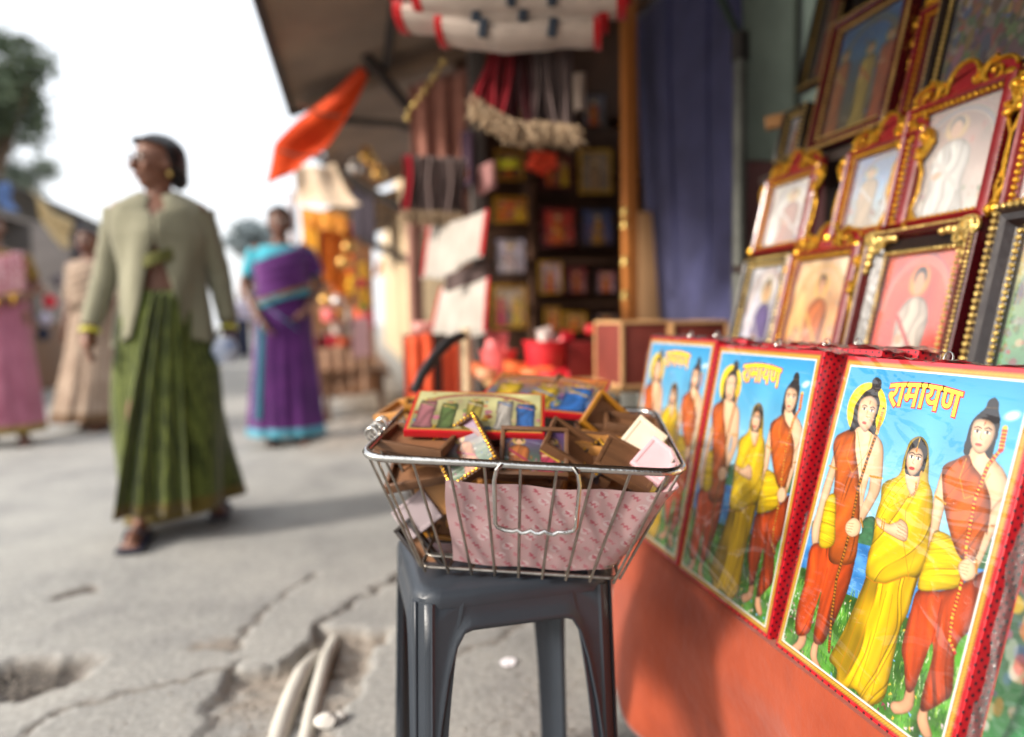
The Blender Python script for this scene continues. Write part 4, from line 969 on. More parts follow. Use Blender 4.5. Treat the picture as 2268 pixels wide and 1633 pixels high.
# ------------------------------------------------------------------ pictures heaped in the basket
def red_board(label, p, rot, w, h, seed, **k):
    t = thing('picture_board', label, 'picture', p, rot, 'red edged picture boards lying on the heap')
    MB().box((0, .006, h / 2), (w, .011, h), bev=.0015).build('board', mat('red edging', (176, 20, 30), .35, .15, 20, coat=.4), t)
    ob('print', paint_scene(w - .014, h - .014, seed, nx=110, **k), PRINTF, t, (0, -.0008, .007))
    MB().box((0, .0005, h / 2), (w - .008, .001, h - .008)).build('margin', TAN, t)
    return t
YAWB = R(-16.5)
red_board('red edged board with a pale crowded print lying at the front of the heap', at(1049, 958, .985), (R(-68), R(2.5), YAWB + R(2)), .205, .125, 21, sky=(206, 204, 150), low=(176, 170, 120), robes=((214, 140, 150), (120, 150, 90), (216, 196, 90), (226, 220, 210), (70, 130, 210)), n=5, busy=26)
red_board('red edged board with a yellow and blue print lying behind the front one', at(1178, 908, 1.16), (R(-72), R(4), YAWB - R(14)), .215, .15, 22, sky=(200, 120, 60), low=(60, 120, 200), robes=((240, 200, 60), (240, 200, 60), (60, 130, 220)), n=3, busy=60)
def small_frame(label, p, rot, w, h, back=True, seed=0, mt=None, flush=False, depth=.015, edge=.0062, gold=False, tilted=None):
    t = thing('small_frame', label, 'picture frame', p, rot, 'small picture frames heaped in the basket')
    mt = mt or WOOD
    for x, z, a, b in ((0, edge / 2, w, edge), (0, h - edge / 2, w, edge)): MB().box((x, 0, z), (a, depth, b), bev=.0012).build('rail', mt, t)
    for sg in (-1, 1): MB().box((sg * (w - edge) / 2, 0, h / 2), (edge, depth, h - 2 * edge), bev=.0012).build('rail', mt, t)
    MB().box((0, -depth / 2 + .002 if flush else depth / 2 - .003 if back else .001, h / 2), (w - 2 * edge + .002, .002, h - 2 * edge + .002)).build('backing', mt if flush else mat('kraft backing', (128, 86, 54), .7, .28, 14), t)
    if gold: beading(t, w, h, edge * .5, .0028, -depth / 2 - .0005, GOLD)
    if not back:
        ob('print', paint_scene(w - 2 * edge, h - 2 * edge, seed, nx=60, busy=14, sky=((150, 110, 140), (90, 60, 110))[seed % 4 // 2], low=(70, 110, 70), robes=((206, 120, 60), (190, 60, 90), (226, 190, 60)), n=1 + seed % 4 // 2), PRINTF, t, (0, -.0016, edge))
    return t
H = [  # label, px, py, distance, rot (deg, x y z), w, h, back, gold
    ('gold beaded frame with a purple print, tilted against the front red edged board', 1028, 1034, .965, (-44, -33, -12), .080, .092, False, True, 41),
    ('small frame with a many-coloured print beside the basket handle, below the front red board', 1183, 1036, .965, (-34, 3, -14), .098, .075, False, False, 43),
    ('empty brown frame lying open at the left front corner of the heap, upper of two', 925, 975, .99, (-76, 6, -30), .105, .07, True, False, 0),
    ('empty brown frame lying at the left front corner of the heap, lower of two', 918, 1008, .975, (-80, 5, -22), .11, .06, True, False, 0),
    ('brown frame turned face down, standing open to the right of the front red board', 1284, 1000, .995, (-60, 32, -14), .11, .07, True, False, 0),
    ('brown backed frame tilted near the right front corner of the heap', 1390, 1036, .93, (-52, 28, -26), .085, .062, True, False, 0),
    ('golden brown frame standing on end at the right rear of the heap', 1342, 930, 1.12, (-35, 42, -10), .07, .075, True, False, 0),
    ('flat brown frame under the golden one at the right rear', 1352, 960, 1.08, (-84, 6, -12), .11, .06, True, False, 0),
    ('tan frame lying flat between the golden and the tilted frames', 1330, 985, 1.03, (-80, 10, -30), .09, .06, True, False, 0),
    ('cream frame standing at the right edge of the heap', 1415, 985, .99, (-24, 38, -30), .05, .07, True, False, 0),
    ('pink and cream little frame at the right front corner by the rim', 1452, 1028, .925, (-40, 35, -40), .05, .055, True, False, 0),
    ('black and gold clip frame beside the tilted brown frame', 1325, 1028, .955, (-60, -30, -8), .045, .06, True, True, 0),
    ('tan frame showing at the rear left corner of the heap', 895, 905, 1.20, (-70, -10, -50), .09, .07, True, False, 0),
    ('golden frame lying behind the front red board on the far left', 960, 895, 1.18, (-86, 0, -5), .10, .07, True, False, 0),
    ('brown frame showing behind the yellow and blue board', 1268, 872, 1.27, (-60, 30, -10), .08, .06, True, False, 0),
    ('brown frame seen through the wires at the left, just under the rim', 930, 1050, .985, (-60, -12, -24), .10, .06, True, False, 0),
    ('tan block frame seen through the left wires beside the pink paper', 955, 1085, 1.0, (-8, -6, -16), .05, .085, True, False, 0),
    ('greyish frame back tilted behind the left wires', 925, 1145, .995, (-12, -38, -16), .062, .052, True, False, 0),
    ('dark frame with a golden edge at the bottom left of the basket', 935, 1225, .985, (-10, -40, -16), .03, .10, True, False, 0),
    ('golden brown frame deep in the left side of the basket', 990, 1130, 1.03, (-4, 10, -16), .08, .10, True, False, 0),
    ('plain brown frame under the purple print', 1085, 1035, 1.0, (-75, 8, -10), .10, .07, True, False, 0),
    ('plain brown frame in the middle of the heap under the red board', 1130, 1000, 1.03, (-78, -6, -16), .11, .08, True, False, 0),
    ('plain tan frame under the opened brown frame', 1290, 1030, .985, (-80, 0, -24), .10, .07, True, False, 0),
    ('brown frame at the back right under the golden one', 1400, 940, 1.10, (-80, 10, -16), .09, .07, True, False, 0),
]
MTS = {9: mat('cream frame', (226, 212, 186), .5), 10: mat('pink cream frame', (222, 180, 186), .5), 11: BLACKW, 17: mat('greyish card', (150, 136, 140), .7), 18: BLACKW, 6: mat('golden wood', (168, 112, 30), .4, .2, 10), 13: mat('golden wood', (168, 112, 30), .4, .2, 10), 16: TAN, 22: TAN, 8: TAN, 12: TAN, 19: mat('golden wood', (168, 112, 30), .4, .2, 10)}
for i, (lb, px, py, d, r_, w, h, bkk, gd, sd) in enumerate(H):
    if i in (0, 1): d += .012; py -= 34
    elif py > 1000: d += .035; py -= 6
    p = at(px, py, d); e = Euler((R(r_[0]), R(r_[1]), R(r_[2]))); off = e.to_matrix() @ Vector((0, 0, -h / 2))
    small_frame(lb, p + off, e, w, h, bkk, sd, MTS.get(i), flush=i in (5, 9, 10, 16, 17, 8, 22), gold=gd)
# stuffing under the heap: the frames lower in the basket that only show as edges
rr = random.Random(11)
M_ = Matrix.LocRotScale(bk.location, bk.rotation_euler, None)
for k in range(16):
    x = rr.uniform(-.13, .15); y = rr.uniform(.05, .20); z = rr.uniform(.03, .135); w, h = rr.uniform(.06, .1), rr.uniform(.05, .08)
    p = M_ @ Vector((x, y, z)); e = Euler((R(rr.uniform(-90, -40)), R(rr.uniform(-25, 25)), R(rr.uniform(-50, 20))))
    small_frame('plain wooden frame packed down inside the basket among others of its kind', p, e, w, h, True, 0, (WOOD, TAN)[k % 2])

# ------------------------------------------------------------------ second stall: counter, cartons, tubs
MAR = mat('maroon card', (112, 44, 34), .7, .2, 10, .1, 60); EDGE = mat('kraft edge', (196, 152, 104), .7, .15, 12)
ct = thing('counter', 'low wooden counter of the second stall behind the basket', 'counter', (0, 0, 0))
MB().box((.80, 2.12, .615), (.78, .52, .03), bev=.003).build('countertop', mat('light counter wood', (190, 150, 100), .6, .25, 6, .15, 60, stretch=(.2, 1, 1)), ct)
MB().box((.82, 2.15, .30), (.70, .44, .60)).build('base', DARK, ct)
def carton(label, x0, x1, y0, y1, z0, z1):
    t = thing('carton', label, 'carton', ((x0 + x1) / 2, (y0 + y1) / 2, z0), 0, 'maroon cartons on the counter')
    w, d, h = x1 - x0, y1 - y0, z1 - z0
    MB().box((0, 0, h / 2), (w, d, h), bev=.002).build('box', MAR, t)
    mb = MB(); e = .009
    for sx in (-1, 1):
        for sy in (-1, 1): mb.box((sx * (w / 2), sy * (d / 2), h / 2), (e, e, h + .002))
    for z in (0.004, h):
        for sy in (-1, 1): mb.box((0, sy * d / 2, z), (w, e, e))
        for sx in (-1, 1): mb.box((sx * w / 2, 0, z), (e, d, e))
    mb.build('edging', EDGE, t)
    return t
carton('maroon carton with pale edges standing at the street end of the counter', .705, .845, 1.80, 2.02, .631, .815)
carton('maroon carton beside the curtain, right of the other carton', .852, 1.02, 1.79, 2.0, .631, .812)
RTUB = mat('red plastic', (206, 36, 48), .4, .1, 10, .05, 80, coat=.3); PNK = mat('pink packet', (230, 110, 110), .35, .25, 20, .3, 40); ORP = mat('orange packet', (236, 120, 66), .4, .2, 20, .3, 40)
def tub(label, p, r, h, mt, n, seed):
    t = thing('tub', label, 'tub', p, R(20), 'red tubs of packets on the counter')
    q = []
    for z, k in ((0, .82), (h * .02, .84), (h * .9, .98), (h * .93, 1.06), (h, 1.07), (h * .99, 1.0), (h * .12, .82)):
        q.append((r * k, z))
    MB().lathe(q, 20).build('bucket', mt, t)
    return t
p = at(1210, 812, 2.3); tub('red plastic tub of packets on the counter, left of the dark red carton', (p.x, p.y, .631), .075, .125, RTUB, 3, 1)
p = at(1105, 815, 2.35); tub('pinkish red tub of packets on the counter above the yellow and blue board', (p.x, p.y, .625), .062, .10, mat('pinkish red plastic', (226, 96, 96), .4, .1, 10, coat=.3), 3, 2)
def packet(label, p, s, mt, rot):
    mb = MB(); mb.grid(lambda u, v: ((u - .5) * s[0], s[1] * math.sin(PI * u) * math.sin(PI * v) * .5 - .001 + .004 * math.sin(9 * u + 5 * v), v * s[2]), 10, 10)
    mb.grid(lambda u, v: ((u - .5) * s[0], -s[1] * math.sin(PI * u) * math.sin(PI * v) * .5 + .003 * math.sin(8 * u + 4 * v), v * s[2]), 10, 10)
    return tag(mb.build('packet', mt, None, loc=p, rot=rot), label, 'packet', 'packets in and beside the tubs')
packet('white and pink packet standing in the pinkish tub', at(1095, 790, 2.35), (.075, .03, .09), PNK, (-.2, .15, -.3))
packet('small white topped packet in the red tub', at(1215, 770, 2.3), (.06, .03, .07), mat('white packet', (232, 214, 206), .4, .2, 20, .3, 40), (-.2, -.2, .2))
packet('red packet leaning out of the red tub towards the carton', at(1245, 790, 2.28), (.05, .025, .09), RTUB, (-.1, .3, .1))
packet('bright red packet lying on the dark red carton', at(1312, 742, 2.2), (.055, .03, .035), RTUB, (0, .1, .1))
packet('orange packet lying in front of the red tub', at(1190, 838, 2.2), (.11, .03, .05), ORP, (-.9, 0, -.2))
packet('orange and red packet lying between the two tubs', at(1150, 832, 2.25), (.10, .04, .06), MR_ if False else ORP, (-.8, .2, .2))
packet('flat red packet lying below the red tub at the counter edge', at(1228, 842, 2.15), (.10, .03, .05), RTUB, (-1.0, -.1, -.1))
packet('peach packet at the street end of the counter', at(1085, 842, 2.2), (.08, .04, .05), mat('peach packet', (238, 170, 130), .4, .2, 20, .3, 40), (-.8, .1, .3))
packet('orange packet beside the pinkish tub', at(1068, 836, 2.25), (.06, .03, .06), ORP, (-.7, .2, .3))
p = at(1296, 800, 2.28); tag(MB().box((p.x, p.y + .05, .69), (.125, .12, .12), bev=.002).build('carton', mat('dark red card', (120, 22, 20), .6, .15, 10)), 'dark red carton on the counter between the red tub and the maroon cartons', 'carton')
GREYB = mat('grey boxes', (98, 98, 92), .6, .3, 10)
for i, (px, d) in enumerate(((1300, 1.75), (1345, 1.7), (1392, 1.68), (1432, 1.65))):
    p = at(px, 880, d); tag(MB().box((p.x, p.y, p.z - .06), (.04, .05, .14), rot=(0, 0, -.2), bev=.003).build('jar_box', GREYB), ('grey upright box below the counter edge, farthest from the picture boards', 'grey upright box below the counter edge, second from the far end', 'grey upright box below the counter edge, third from the far end', 'grey upright box below the counter edge, nearest the picture boards')[i], 'box', 'grey boxes in front of the counter')
# orange cloths on a low stand, rod, cream pole
ORC = cloth_mat('bright orange cloth', (226, 84, 46), (240, 106, 66), translucent=.12)
def drape(name, label, cat, a, b, drop, mt, pleat=.012, k=5, group=None, flare=0, amp2=0):
    a, b = Vector(a), Vector(b); n = Vector((-(b - a).y, (b - a).x, 0)).normalized()
    mb = MB(); mb.grid(lambda u, v: a.lerp(b, u) + (a.lerp(b, u) - (a + b) / 2) * flare * v + n * (pleat * (.4 + v) * math.sin(u * k * 2 * PI) + amp2 * v) + Vector((0, 0, -drop * v * (1 + .04 * math.sin(u * 7)))), max(16, int(k * 8)), 12)
    return tag(mb.build(name, mt, angle=80, solid=.003), label, cat, group)
def V3(*a): return Vector(a)
drape('orange_cloth', 'orange cloth hung over the low stand, left of the black rod', 'cloth', at(895, 748, 2.35), at(958, 735, 2.35), .42, ORC, .012, 2, 'orange cloths on the low stand')
drape('orange_cloth', 'orange cloth strips hung right of the black rod, beside the cream pole', 'cloth', at(978, 765, 2.4), at(1016, 755, 2.4), .36, ORC, .012, 2, 'orange cloths on the low stand')
p = at(945, 738, 2.38); tag(MB().box((p.x, p.y + .1, .40), (.15, .14, .76), bev=.006).build('stand', DARK), 'dark low stand carrying the orange cloths', 'stand')
packet('pale pink packet on top of the orange cloth', at(935, 738, 2.33), (.07, .03, .04), mat('pale pink packet', (240, 170, 160), .5, .1, 20), (0, 0, .1))
p = at(1033, 745, 2.4); tag(MB().tube([(p.x, p.y, .0), (p.x, p.y, .80)], .018, 10).build('cream_pole', CREAM), 'short cream pole between the orange strips and the red tubs', 'pole')
tag(MB().tube([at(918, 866, 1.6), at(935, 830, 1.63), at(962, 790, 1.68), at(995, 757, 1.74), at(1022, 744, 1.8), at(1030, 746, 1.82)], [.012, .0125, .0125, .0135, .012, .008], 10).build('black_rod', mat('black rubber', (38, 36, 38), .5, .2, 20)), 'curved black rod rising behind the basket in front of the orange cloth', 'rod')

# ------------------------------------------------------------------ pictures on the shelves inside the second stall
sh = thing('shelf_unit', 'dark shelves full of small pictures inside the second stall', 'shelves', (0, 0, 0))
for z in (.66, .90, 1.115, 1.30, 1.56, 1.84): MB().box((1.0, 3.42, z), (.98, .20, .016)).build('shelf', BRN, sh)
p = at(1182, 460, 3.35)
for x in (.53, p.x, 1.48): MB().box((x, 3.42, 1.2), (.022, .21, 1.5)).build('upright', BRN, sh)
def shelf_pic(label, px0, py0, px1, py1, seed, mt=BLACKW, d=3.3, **k):
    a, b = at(px0, py1, d), at(px1, py0, d); w, h = abs(b.x - a.x), abs(b.z - a.z)
    t = thing('shelf_picture', label, 'framed picture', ((a.x + b.x) / 2, (a.y + b.y) / 2, a.z), (R(-4), 0, R(-6)), 'small framed pictures on the shelves')
    e = w * .09
    for z in (e / 2, h - e / 2): MB().box((0, 0, z), (w, .018, e), bev=.002).build('rail', mt, t)
    for s in (-1, 1): MB().box((s * (w - e) / 2, 0, h / 2), (e, .018, h - 2 * e), bev=.002).build('rail', mt, t)
    ob('print', paint_scene(w - 1.6 * e, h - 1.6 * e, seed, nx=40, **k), PRINT, t, (0, -.004, e * .8))
    return t
GB = GOLD
shelf_pic('orange and gold picture on the shelf beside the white cloths', 1093, 435, 1168, 495, 51, GB, sky=(200, 90, 40), low=(170, 70, 30), n=2)
shelf_pic('pale lilac picture with a dark frame, left bay of the shelves', 1092, 522, 1168, 612, 52, BLACKW, sky=(190, 180, 200), low=(170, 160, 170), n=1, robes=((210, 190, 190), (150, 80, 90)))
shelf_pic('picture of a pink and yellow figure, lowest in the left bay', 1090, 630, 1168, 730, 53, GB, sky=(190, 170, 150), low=(150, 120, 110), n=2, robes=((220, 90, 110), (230, 190, 80)))
shelf_pic('red picture with an orange figure, middle of the shelves', 1200, 458, 1276, 548, 54, MAROON, sky=(200, 50, 40), low=(180, 60, 40), n=1)
shelf_pic('blue picture with a round golden ornament, beside the red picture', 1284, 458, 1362, 548, 55, BLACKW, sky=(60, 80, 140), low=(90, 80, 120), n=1, robes=((200, 140, 60), (60, 90, 150)))
shelf_pic('pale gold framed picture on the upper shelf below the fringe', 1282, 330, 1356, 430, 56, GB, sky=(170, 150, 130), low=(150, 130, 110), n=1, robes=((190, 150, 110), (160, 120, 80)))
shelf_pic('dim picture at the top of the shelves under the tarpaulin', 1285, 205, 1345, 285, 57, BLACKW, sky=(110, 110, 130), low=(120, 110, 110), n=1)
shelf_pic('dim reddish picture behind the orange flowers', 1200, 345, 1268, 420, 58, MAROON, sky=(150, 80, 60), low=(120, 60, 50), n=2)
shelf_pic('pinkish picture with gold sides on the lower shelf', 1194, 578, 1246, 652, 59, GB, sky=(200, 170, 180), low=(180, 150, 150), n=1)
shelf_pic('small pink figure picture in the middle of the lower shelf', 1256, 590, 1300, 652, 60, MAROON, sky=(170, 70, 70), low=(190, 130, 130), n=1)
shelf_pic('small pink picture beside the post on the lower shelf', 1318, 596, 1366, 652, 61, BLACKW, sky=(160, 100, 110), low=(180, 140, 150), n=1)
shelf_pic('golden picture half hidden behind the red tub', 1246, 690, 1300, 735, 62, GB, sky=(190, 140, 60), low=(150, 90, 40), n=1)
shelf_pic('dim picture half hidden beside the dark red carton', 1316, 690, 1370, 735, 63, BLACKW, sky=(120, 90, 70), low=(110, 80, 60), n=1)

shelf_pic('dim golden picture high in the left bay beside the lime ribbon', 1096, 330, 1160, 400, 64, GB, sky=(140, 100, 60), low=(110, 80, 50), n=1)
shelf_pic('brownish picture high in the left bay below the fringe', 1100, 225, 1165, 300, 65, MAROON, sky=(130, 90, 70), low=(110, 80, 60), n=2)
shelf_pic('dim pinkish picture at the top beside the grey-brown bundle', 1205, 215, 1262, 290, 66, BLACKW, sky=(140, 110, 110), low=(120, 90, 90), n=1)
shelf_pic('golden picture at the bottom of the right bay beside the post', 1206, 680, 1240, 735, 67, GB, sky=(170, 120, 60), low=(130, 80, 50), n=1)

# ------------------------------------------------------------------ hanging textiles
WHT = cloth_mat('white cotton', (184, 168, 156), (206, 190, 178), translucent=.12, weave=200); REDE = cloth_mat('red cloth end', (178, 24, 30), translucent=.1); BLKC = mat('blue black band', (36, 46, 60), .6, .2, 20)
def towel(label, p0, p1, h, seed, bands):
    t = thing('folded_towel', label, 'towel', p0, 0, 'white towels stacked on the hanging line')
    d = Vector(p1) - Vector(p0); n = Vector((-d.y, d.x, 0)).normalized(); rr = random.Random(seed)
    def sec(s, r):
        q = d * s; th = .06; out = []
        for k in range(12):
            a = 2 * PI * k / 12; out.append(q + n * th * math.cos(a) + Vector((0, 0, h / 2 * math.sin(a) * r + .004 * math.sin(9 * s + seed) - .012 * math.sin(PI * s))))
        return out
    MB().loft([sec(s, 1 - .12 * abs(math.sin(13 * s + seed))) for s in np.linspace(.035, .965, 22)]).build('cloth', WHT, t)
    for b in bands: MB().box(d * b + n * -.062 + Vector((0, 0, -.014)), (.024, .012, h * .62), rot=(.25, .15, -.2), bev=.003).build('clip', BLKC, t)
    for nm, s0, s1, mt in [('red_end', -.005, .04, REDE), ('red_end', .96, 1.005, REDE)]:
        MB().loft([sec(s, 1.10) for s in np.linspace(s0, s1, 4)]).build(nm, mt, t)
    return t
towel('white folded towel with red ends, lowest in the hanging stack', at(975, 72, 1.86), at(1330, 70, 1.80), .075, 1, (.30, .72))
towel('white folded towel with red ends, second from the bottom of the hanging stack', at(885, 42, 1.88), at(1345, 34, 1.80), .072, 2, (.40, .62))
towel('white folded towel with red ends, third from the bottom of the hanging stack', at(925, 8, 1.84), at(1385, 4, 1.76), .07, 3, (.48, .67))
towel('white folded towel with red ends, topmost in sight of the hanging stack', at(872, -22, 1.9), at(1395, -26, 1.78), .07, 4, (.30, .56))
tag(MB().tube([at(850, -60, 1.85), at(1420, -64, 1.78)], .008, 8).build('hanging_rail', IRON), 'thin iron rail the white towels and red bundles hang from', 'rail')
def bundle(label, pa, pb, qa, qb, mt, fr, seed, fringe=True):
    """a bunch of long cloth strips hanging from a narrow top, ending in a fringe"""
    t = thing('thread_bundle', label, 'bundle', pa, 0, 'cloth and thread bundles hanging from the rail')
    o = Vector(pa); n = Vector((.2, .98, 0)); rr = random.Random(seed); N = 9
    for k in range(N):
        u0, u1 = k / N, (k + 1.15) / N
        def fn(u, v, u0=u0, u1=u1, k=k):
            s = u0 + (u1 - u0) * u; top = Vector(pa).lerp(Vector(pb), s); bot = Vector(qa).lerp(Vector(qb), s)
            vv = v ** .9
            return top.lerp(bot, vv) - o + n * (.012 * math.sin(u * PI) + .02 * ((k * 7) % 3 - 1) * (.3 + v)) + Vector((.006 * math.sin(5 * v + k), 0, 0))
        mb = MB(); mb.grid(fn, 5, 12); mb.build('strip', mt[k % len(mt)], t, angle=80, solid=.002)
    if fringe:
        mb = MB()
        for k in range(300):
            s = rr.random(); b0 = Vector(qa).lerp(Vector(qb), s) - o + n * rr.uniform(-.04, .04); dz = rr.uniform(.015, .06)
            b0 += Vector((0, 0, .02)); m_ = b0 + Vector((rr.uniform(-.015, .015), 0, -dz * .5)); e = b0 + Vector((rr.uniform(-.03, .03), rr.uniform(-.02, .02), -dz))
            mb.tube([b0, m_, e], [.0022, .003, .0015], 5, caps=False)
        tag(mb.build('fringe', fr, t), kind='stuff')
    return t
CR1 = cloth_mat('crimson strips', (150, 20, 36), translucent=.08); CR2 = cloth_mat('deep red strips', (112, 14, 26), translucent=.08); DKR = cloth_mat('dark maroon strips', (64, 18, 24), translucent=.05); GRB = cloth_mat('grey brown strips', (98, 82, 80), (116, 98, 94), translucent=.08); FRI = cloth_mat('cream fringe', (150, 126, 100), (196, 170, 138), translucent=.1)
bundle('crimson cloth bundle with a cream fringe, hanging under the white towels', at(1090, 92, 1.95), at(1150, 94, 1.95), at(1046, 232, 1.97), at(1135, 290, 1.9), [CR1, CR2, CR1], FRI, 1)
bundle('dark maroon bundle in the middle of the hanging bundles', at(1140, 94, 1.96), at(1180, 94, 1.94), at(1125, 285, 1.93), at(1200, 300, 1.9), [DKR, CR2, DKR], FRI, 2)
bundle('grey-brown bundle with a fringe spreading away from the crimson one', at(1175, 92, 1.93), at(1262, 92, 1.9), at(1180, 290, 1.92), at(1280, 300, 1.88), [GRB, GRB, GRB], FRI, 3)
bundle('brown cloth bundle with a red edge hanging before the second stall', at(893, 342, 2.6), at(1028, 350, 2.6), at(893, 478, 2.6), at(1025, 486, 2.6), [CR1] + [GRB] * 8, FRI, 4)
PKB = cloth_mat('dusty pink cloth', (150, 98, 84), (166, 112, 96), translucent=.12)
drape('hanging_cloth', 'dusty brown-pink cloth hanging under the dark tarpaulin, behind the diagonal strut', 'cloth', at(905, 190, 2.95), at(1036, 150, 2.95), .62, PKB, .02, 3, None, -.1)
drape('hanging_cloth', 'dull purple strap of cloth hanging from the dark post', 'cloth', at(1020, 290, 2.7), at(1048, 290, 2.7), .22, cloth_mat('dull purple', (74, 52, 70), translucent=.05), .006, 1)
drape('hanging_cloth', 'small pink cloth tied to the dark post', 'cloth', at(1062, 368, 2.68), at(1094, 356, 2.68), .11, cloth_mat('pale pink', (206, 150, 146), translucent=.2), .008, 1, None, .3)
drape('hanging_cloth', 'short cream cloth hanging beside the orange post high up', 'cloth', at(1255, 165, 2.2), at(1296, 160, 2.2), .12, WHT, .006, 1)
# white cloths with red edges, strung one under the other
WHC = cloth_mat('bright white cotton', (176, 168, 158), (200, 192, 182), translucent=.15, weave=200)
def edged_cloth(label, a, b, c, d, seed):
    a, b, c, d = map(Vector, (a, b, c, d)); t = thing('white_cloth', label, 'cloth', a, 0, 'white red-edged cloths strung before the second stall')
    n = Vector((-.2, -.98, 0))
    def P(u, v): return a.lerp(b, u).lerp(d.lerp(c, u), v) - a + n * (.005 * math.sin(u * 23 + seed) * (.3 + v) + .003 * math.sin(u * 41 + 2 * seed) + .02 * math.sin(PI * v)) + Vector((0, 0, .010 * math.sin(u * 9 + seed) * v - .016 * math.sin(PI * u)))
    MB().grid(lambda u, v: P(.05 + .9 * u, v), 36, 14).build('cloth', WHC, t, angle=80, solid=.002)
    for u0 in (0, .95): MB().grid(lambda u, v: P(u0 + .05 * u, v), 4, 14).build('red_edge', REDE, t, angle=80, solid=.0022)
    MB().grid(lambda u, v: P(u, 1.0 + .03 * v) , 36, 2).build('hem', WHC, t, angle=80, solid=.002)
    return t
edged_cloth('white cloth with red edges, upper of the two sunlit cloths', at(950, 494, 2.72), at(1082, 462, 2.32), at(1070, 562, 2.30), at(934, 620, 2.70), 1)
edged_cloth('white cloth with red edges, lower of the two sunlit cloths', at(976, 636, 2.70), at(1084, 612, 2.32), at(1076, 730, 2.30), at(952, 738, 2.68), 3)
drape('hanging_cloth', 'greyish cloth fold hanging between the two white cloths', 'cloth', at(985, 610, 2.46), at(1085, 575, 2.44), .06, GRB, .006, 2)
# string of brass bells, flowers, tags
bs = thing('bell_string', 'string of round brass bells looped from the strut beside the dusty pink cloth', 'string of bells', at(982, 138, 2.5))
pts = [at(982, 138, 2.5), at(962, 172, 2.5), at(940, 205, 2.5), at(920, 232, 2.5), at(905, 246, 2.5), at(902, 262, 2.5)]
o0 = Vector(bs.location)
MB().tube([p - o0 for p in pts], .002, 5).build('cord', IRON, bs)
for k, (px, py) in enumerate([(982, 138), (972, 154), (962, 170), (952, 186), (941, 202), (930, 218), (918, 232), (906, 246), (903, 262)]):
    MB().ball(at(px, py, 2.5) - o0, .0125 - .003 * (k % 2), u=10, v=7).build('bell', GOLDY, bs)
def marigold(label, p, r, mt, seed, n=60):
    rr = random.Random(seed); mb = MB()
    for _ in range(n):
        v = Vector((rr.gauss(0, 1), rr.gauss(0, 1), rr.gauss(0, 1))).normalized(); v = Vector((v.x * 1.25, v.y, v.z * .8)) * r * rr.uniform(.55, 1)
        mb.ico(v, (r * .24, r * .24, r * .1), (rr.uniform(0, 6), rr.uniform(0, 6), 0), 1)
    return tag(mb.build('flower_bunch', mt, None, loc=p), label, 'flowers')
marigold('bunch of orange flowers hanging in front of the shelves', at(1198, 362, 2.9), .062, mat('orange petals', (232, 70, 30), .6, .25, 30), 1)
drape('hanging_cloth', 'yellow-green ribbon beside the orange flowers', 'ribbon', at(1105, 352, 2.9), at(1150, 352, 2.9), .04, cloth_mat('lime ribbon', (186, 180, 40), translucent=.2), .004, 1)
tag(MB().ball(at(1029, 382, 2.66), (.016, .01, .03)).build('tag', mat('peach tag', (236, 160, 110), .6)), 'small peach tag hanging on the dark post', 'tag')
# flag
FLAG = cloth_mat('saffron cloth', (226, 74, 26), (240, 92, 36), translucent=.40, weave=220)
fl = thing('flag', 'saffron orange pennant hanging below the awning corner against the white sky', 'flag', (0, 0, 0))
fa, fb, fc = at(808, 140, 3.0), at(590, 412, 3.05), at(722, 352, 3.0)
def _edge(pts, v):
    k = min(len(pts) - 2, int(v * (len(pts) - 1))); q = v * (len(pts) - 1) - k
    a, b = pts[k], pts[k + 1]; return at(a[0] + (b[0] - a[0]) * q, a[1] + (b[1] - a[1]) * q, 3.0 + .05 * v)
MB().grid(lambda u, v: _edge([(800, 144), (736, 202), (664, 262), (606, 316), (589, 412)], v).lerp(_edge([(815, 166), (788, 226), (752, 284), (722, 326), (690, 362)], v), u) + Vector((.01, .08, -.02)) * (.25 * math.sin(9 * v + 2 * u) * v + .16 * math.sin(7 * u + 4 * v)), 18, 30).build('pennant', FLAG, fl, angle=80, solid=.0015)
for (x0, y0), (x1, y1) in (((664, 232), (757, 258)), ((612, 332), (712, 345))): MB().tube([at(x0, y0, 2.98), at((x0 + x1) / 2, (y0 + y1) / 2 + 8, 2.96), at(x1, y1, 2.97)], .005, 6).build('tie_cord', mat('brown cord', (96, 48, 26), .8), fl)

# ------------------------------------------------------------------ people
def remeshed(mb, voxel, smooth=6):
    me = mb.mesh('rough', smooth=False); o = bpy.data.objects.new('rough', me); COL.objects.link(o)
    r = o.modifiers.new('r', 'REMESH'); r.mode = 'VOXEL'; r.voxel_size = voxel
    s = o.modifiers.new('s', 'SMOOTH'); s.iterations = smooth; s.factor = .5
    bpy.context.view_layer.update()
    m2 = bpy.data.meshes.new_from_object(o.evaluated_get(bpy.context.evaluated_depsgraph_get()))
    bpy.data.objects.remove(o); bpy.data.meshes.remove(me)
    m2.polygons.foreach_set('use_smooth', [True] * len(m2.polygons)); return m2
def ell_ring(c, rx, ry, n=28, fn=None, yaw=0):
    out = []
    for k in range(n):
        a = 2 * PI * k / n; f = fn(a) if fn else 1; x, y = rx * f * math.cos(a), ry * f * math.sin(a)
        out.append((c[0] + x * math.cos(yaw) - y * math.sin(yaw), c[1] + x * math.sin(yaw) + y * math.cos(yaw), c[2]))
    return out
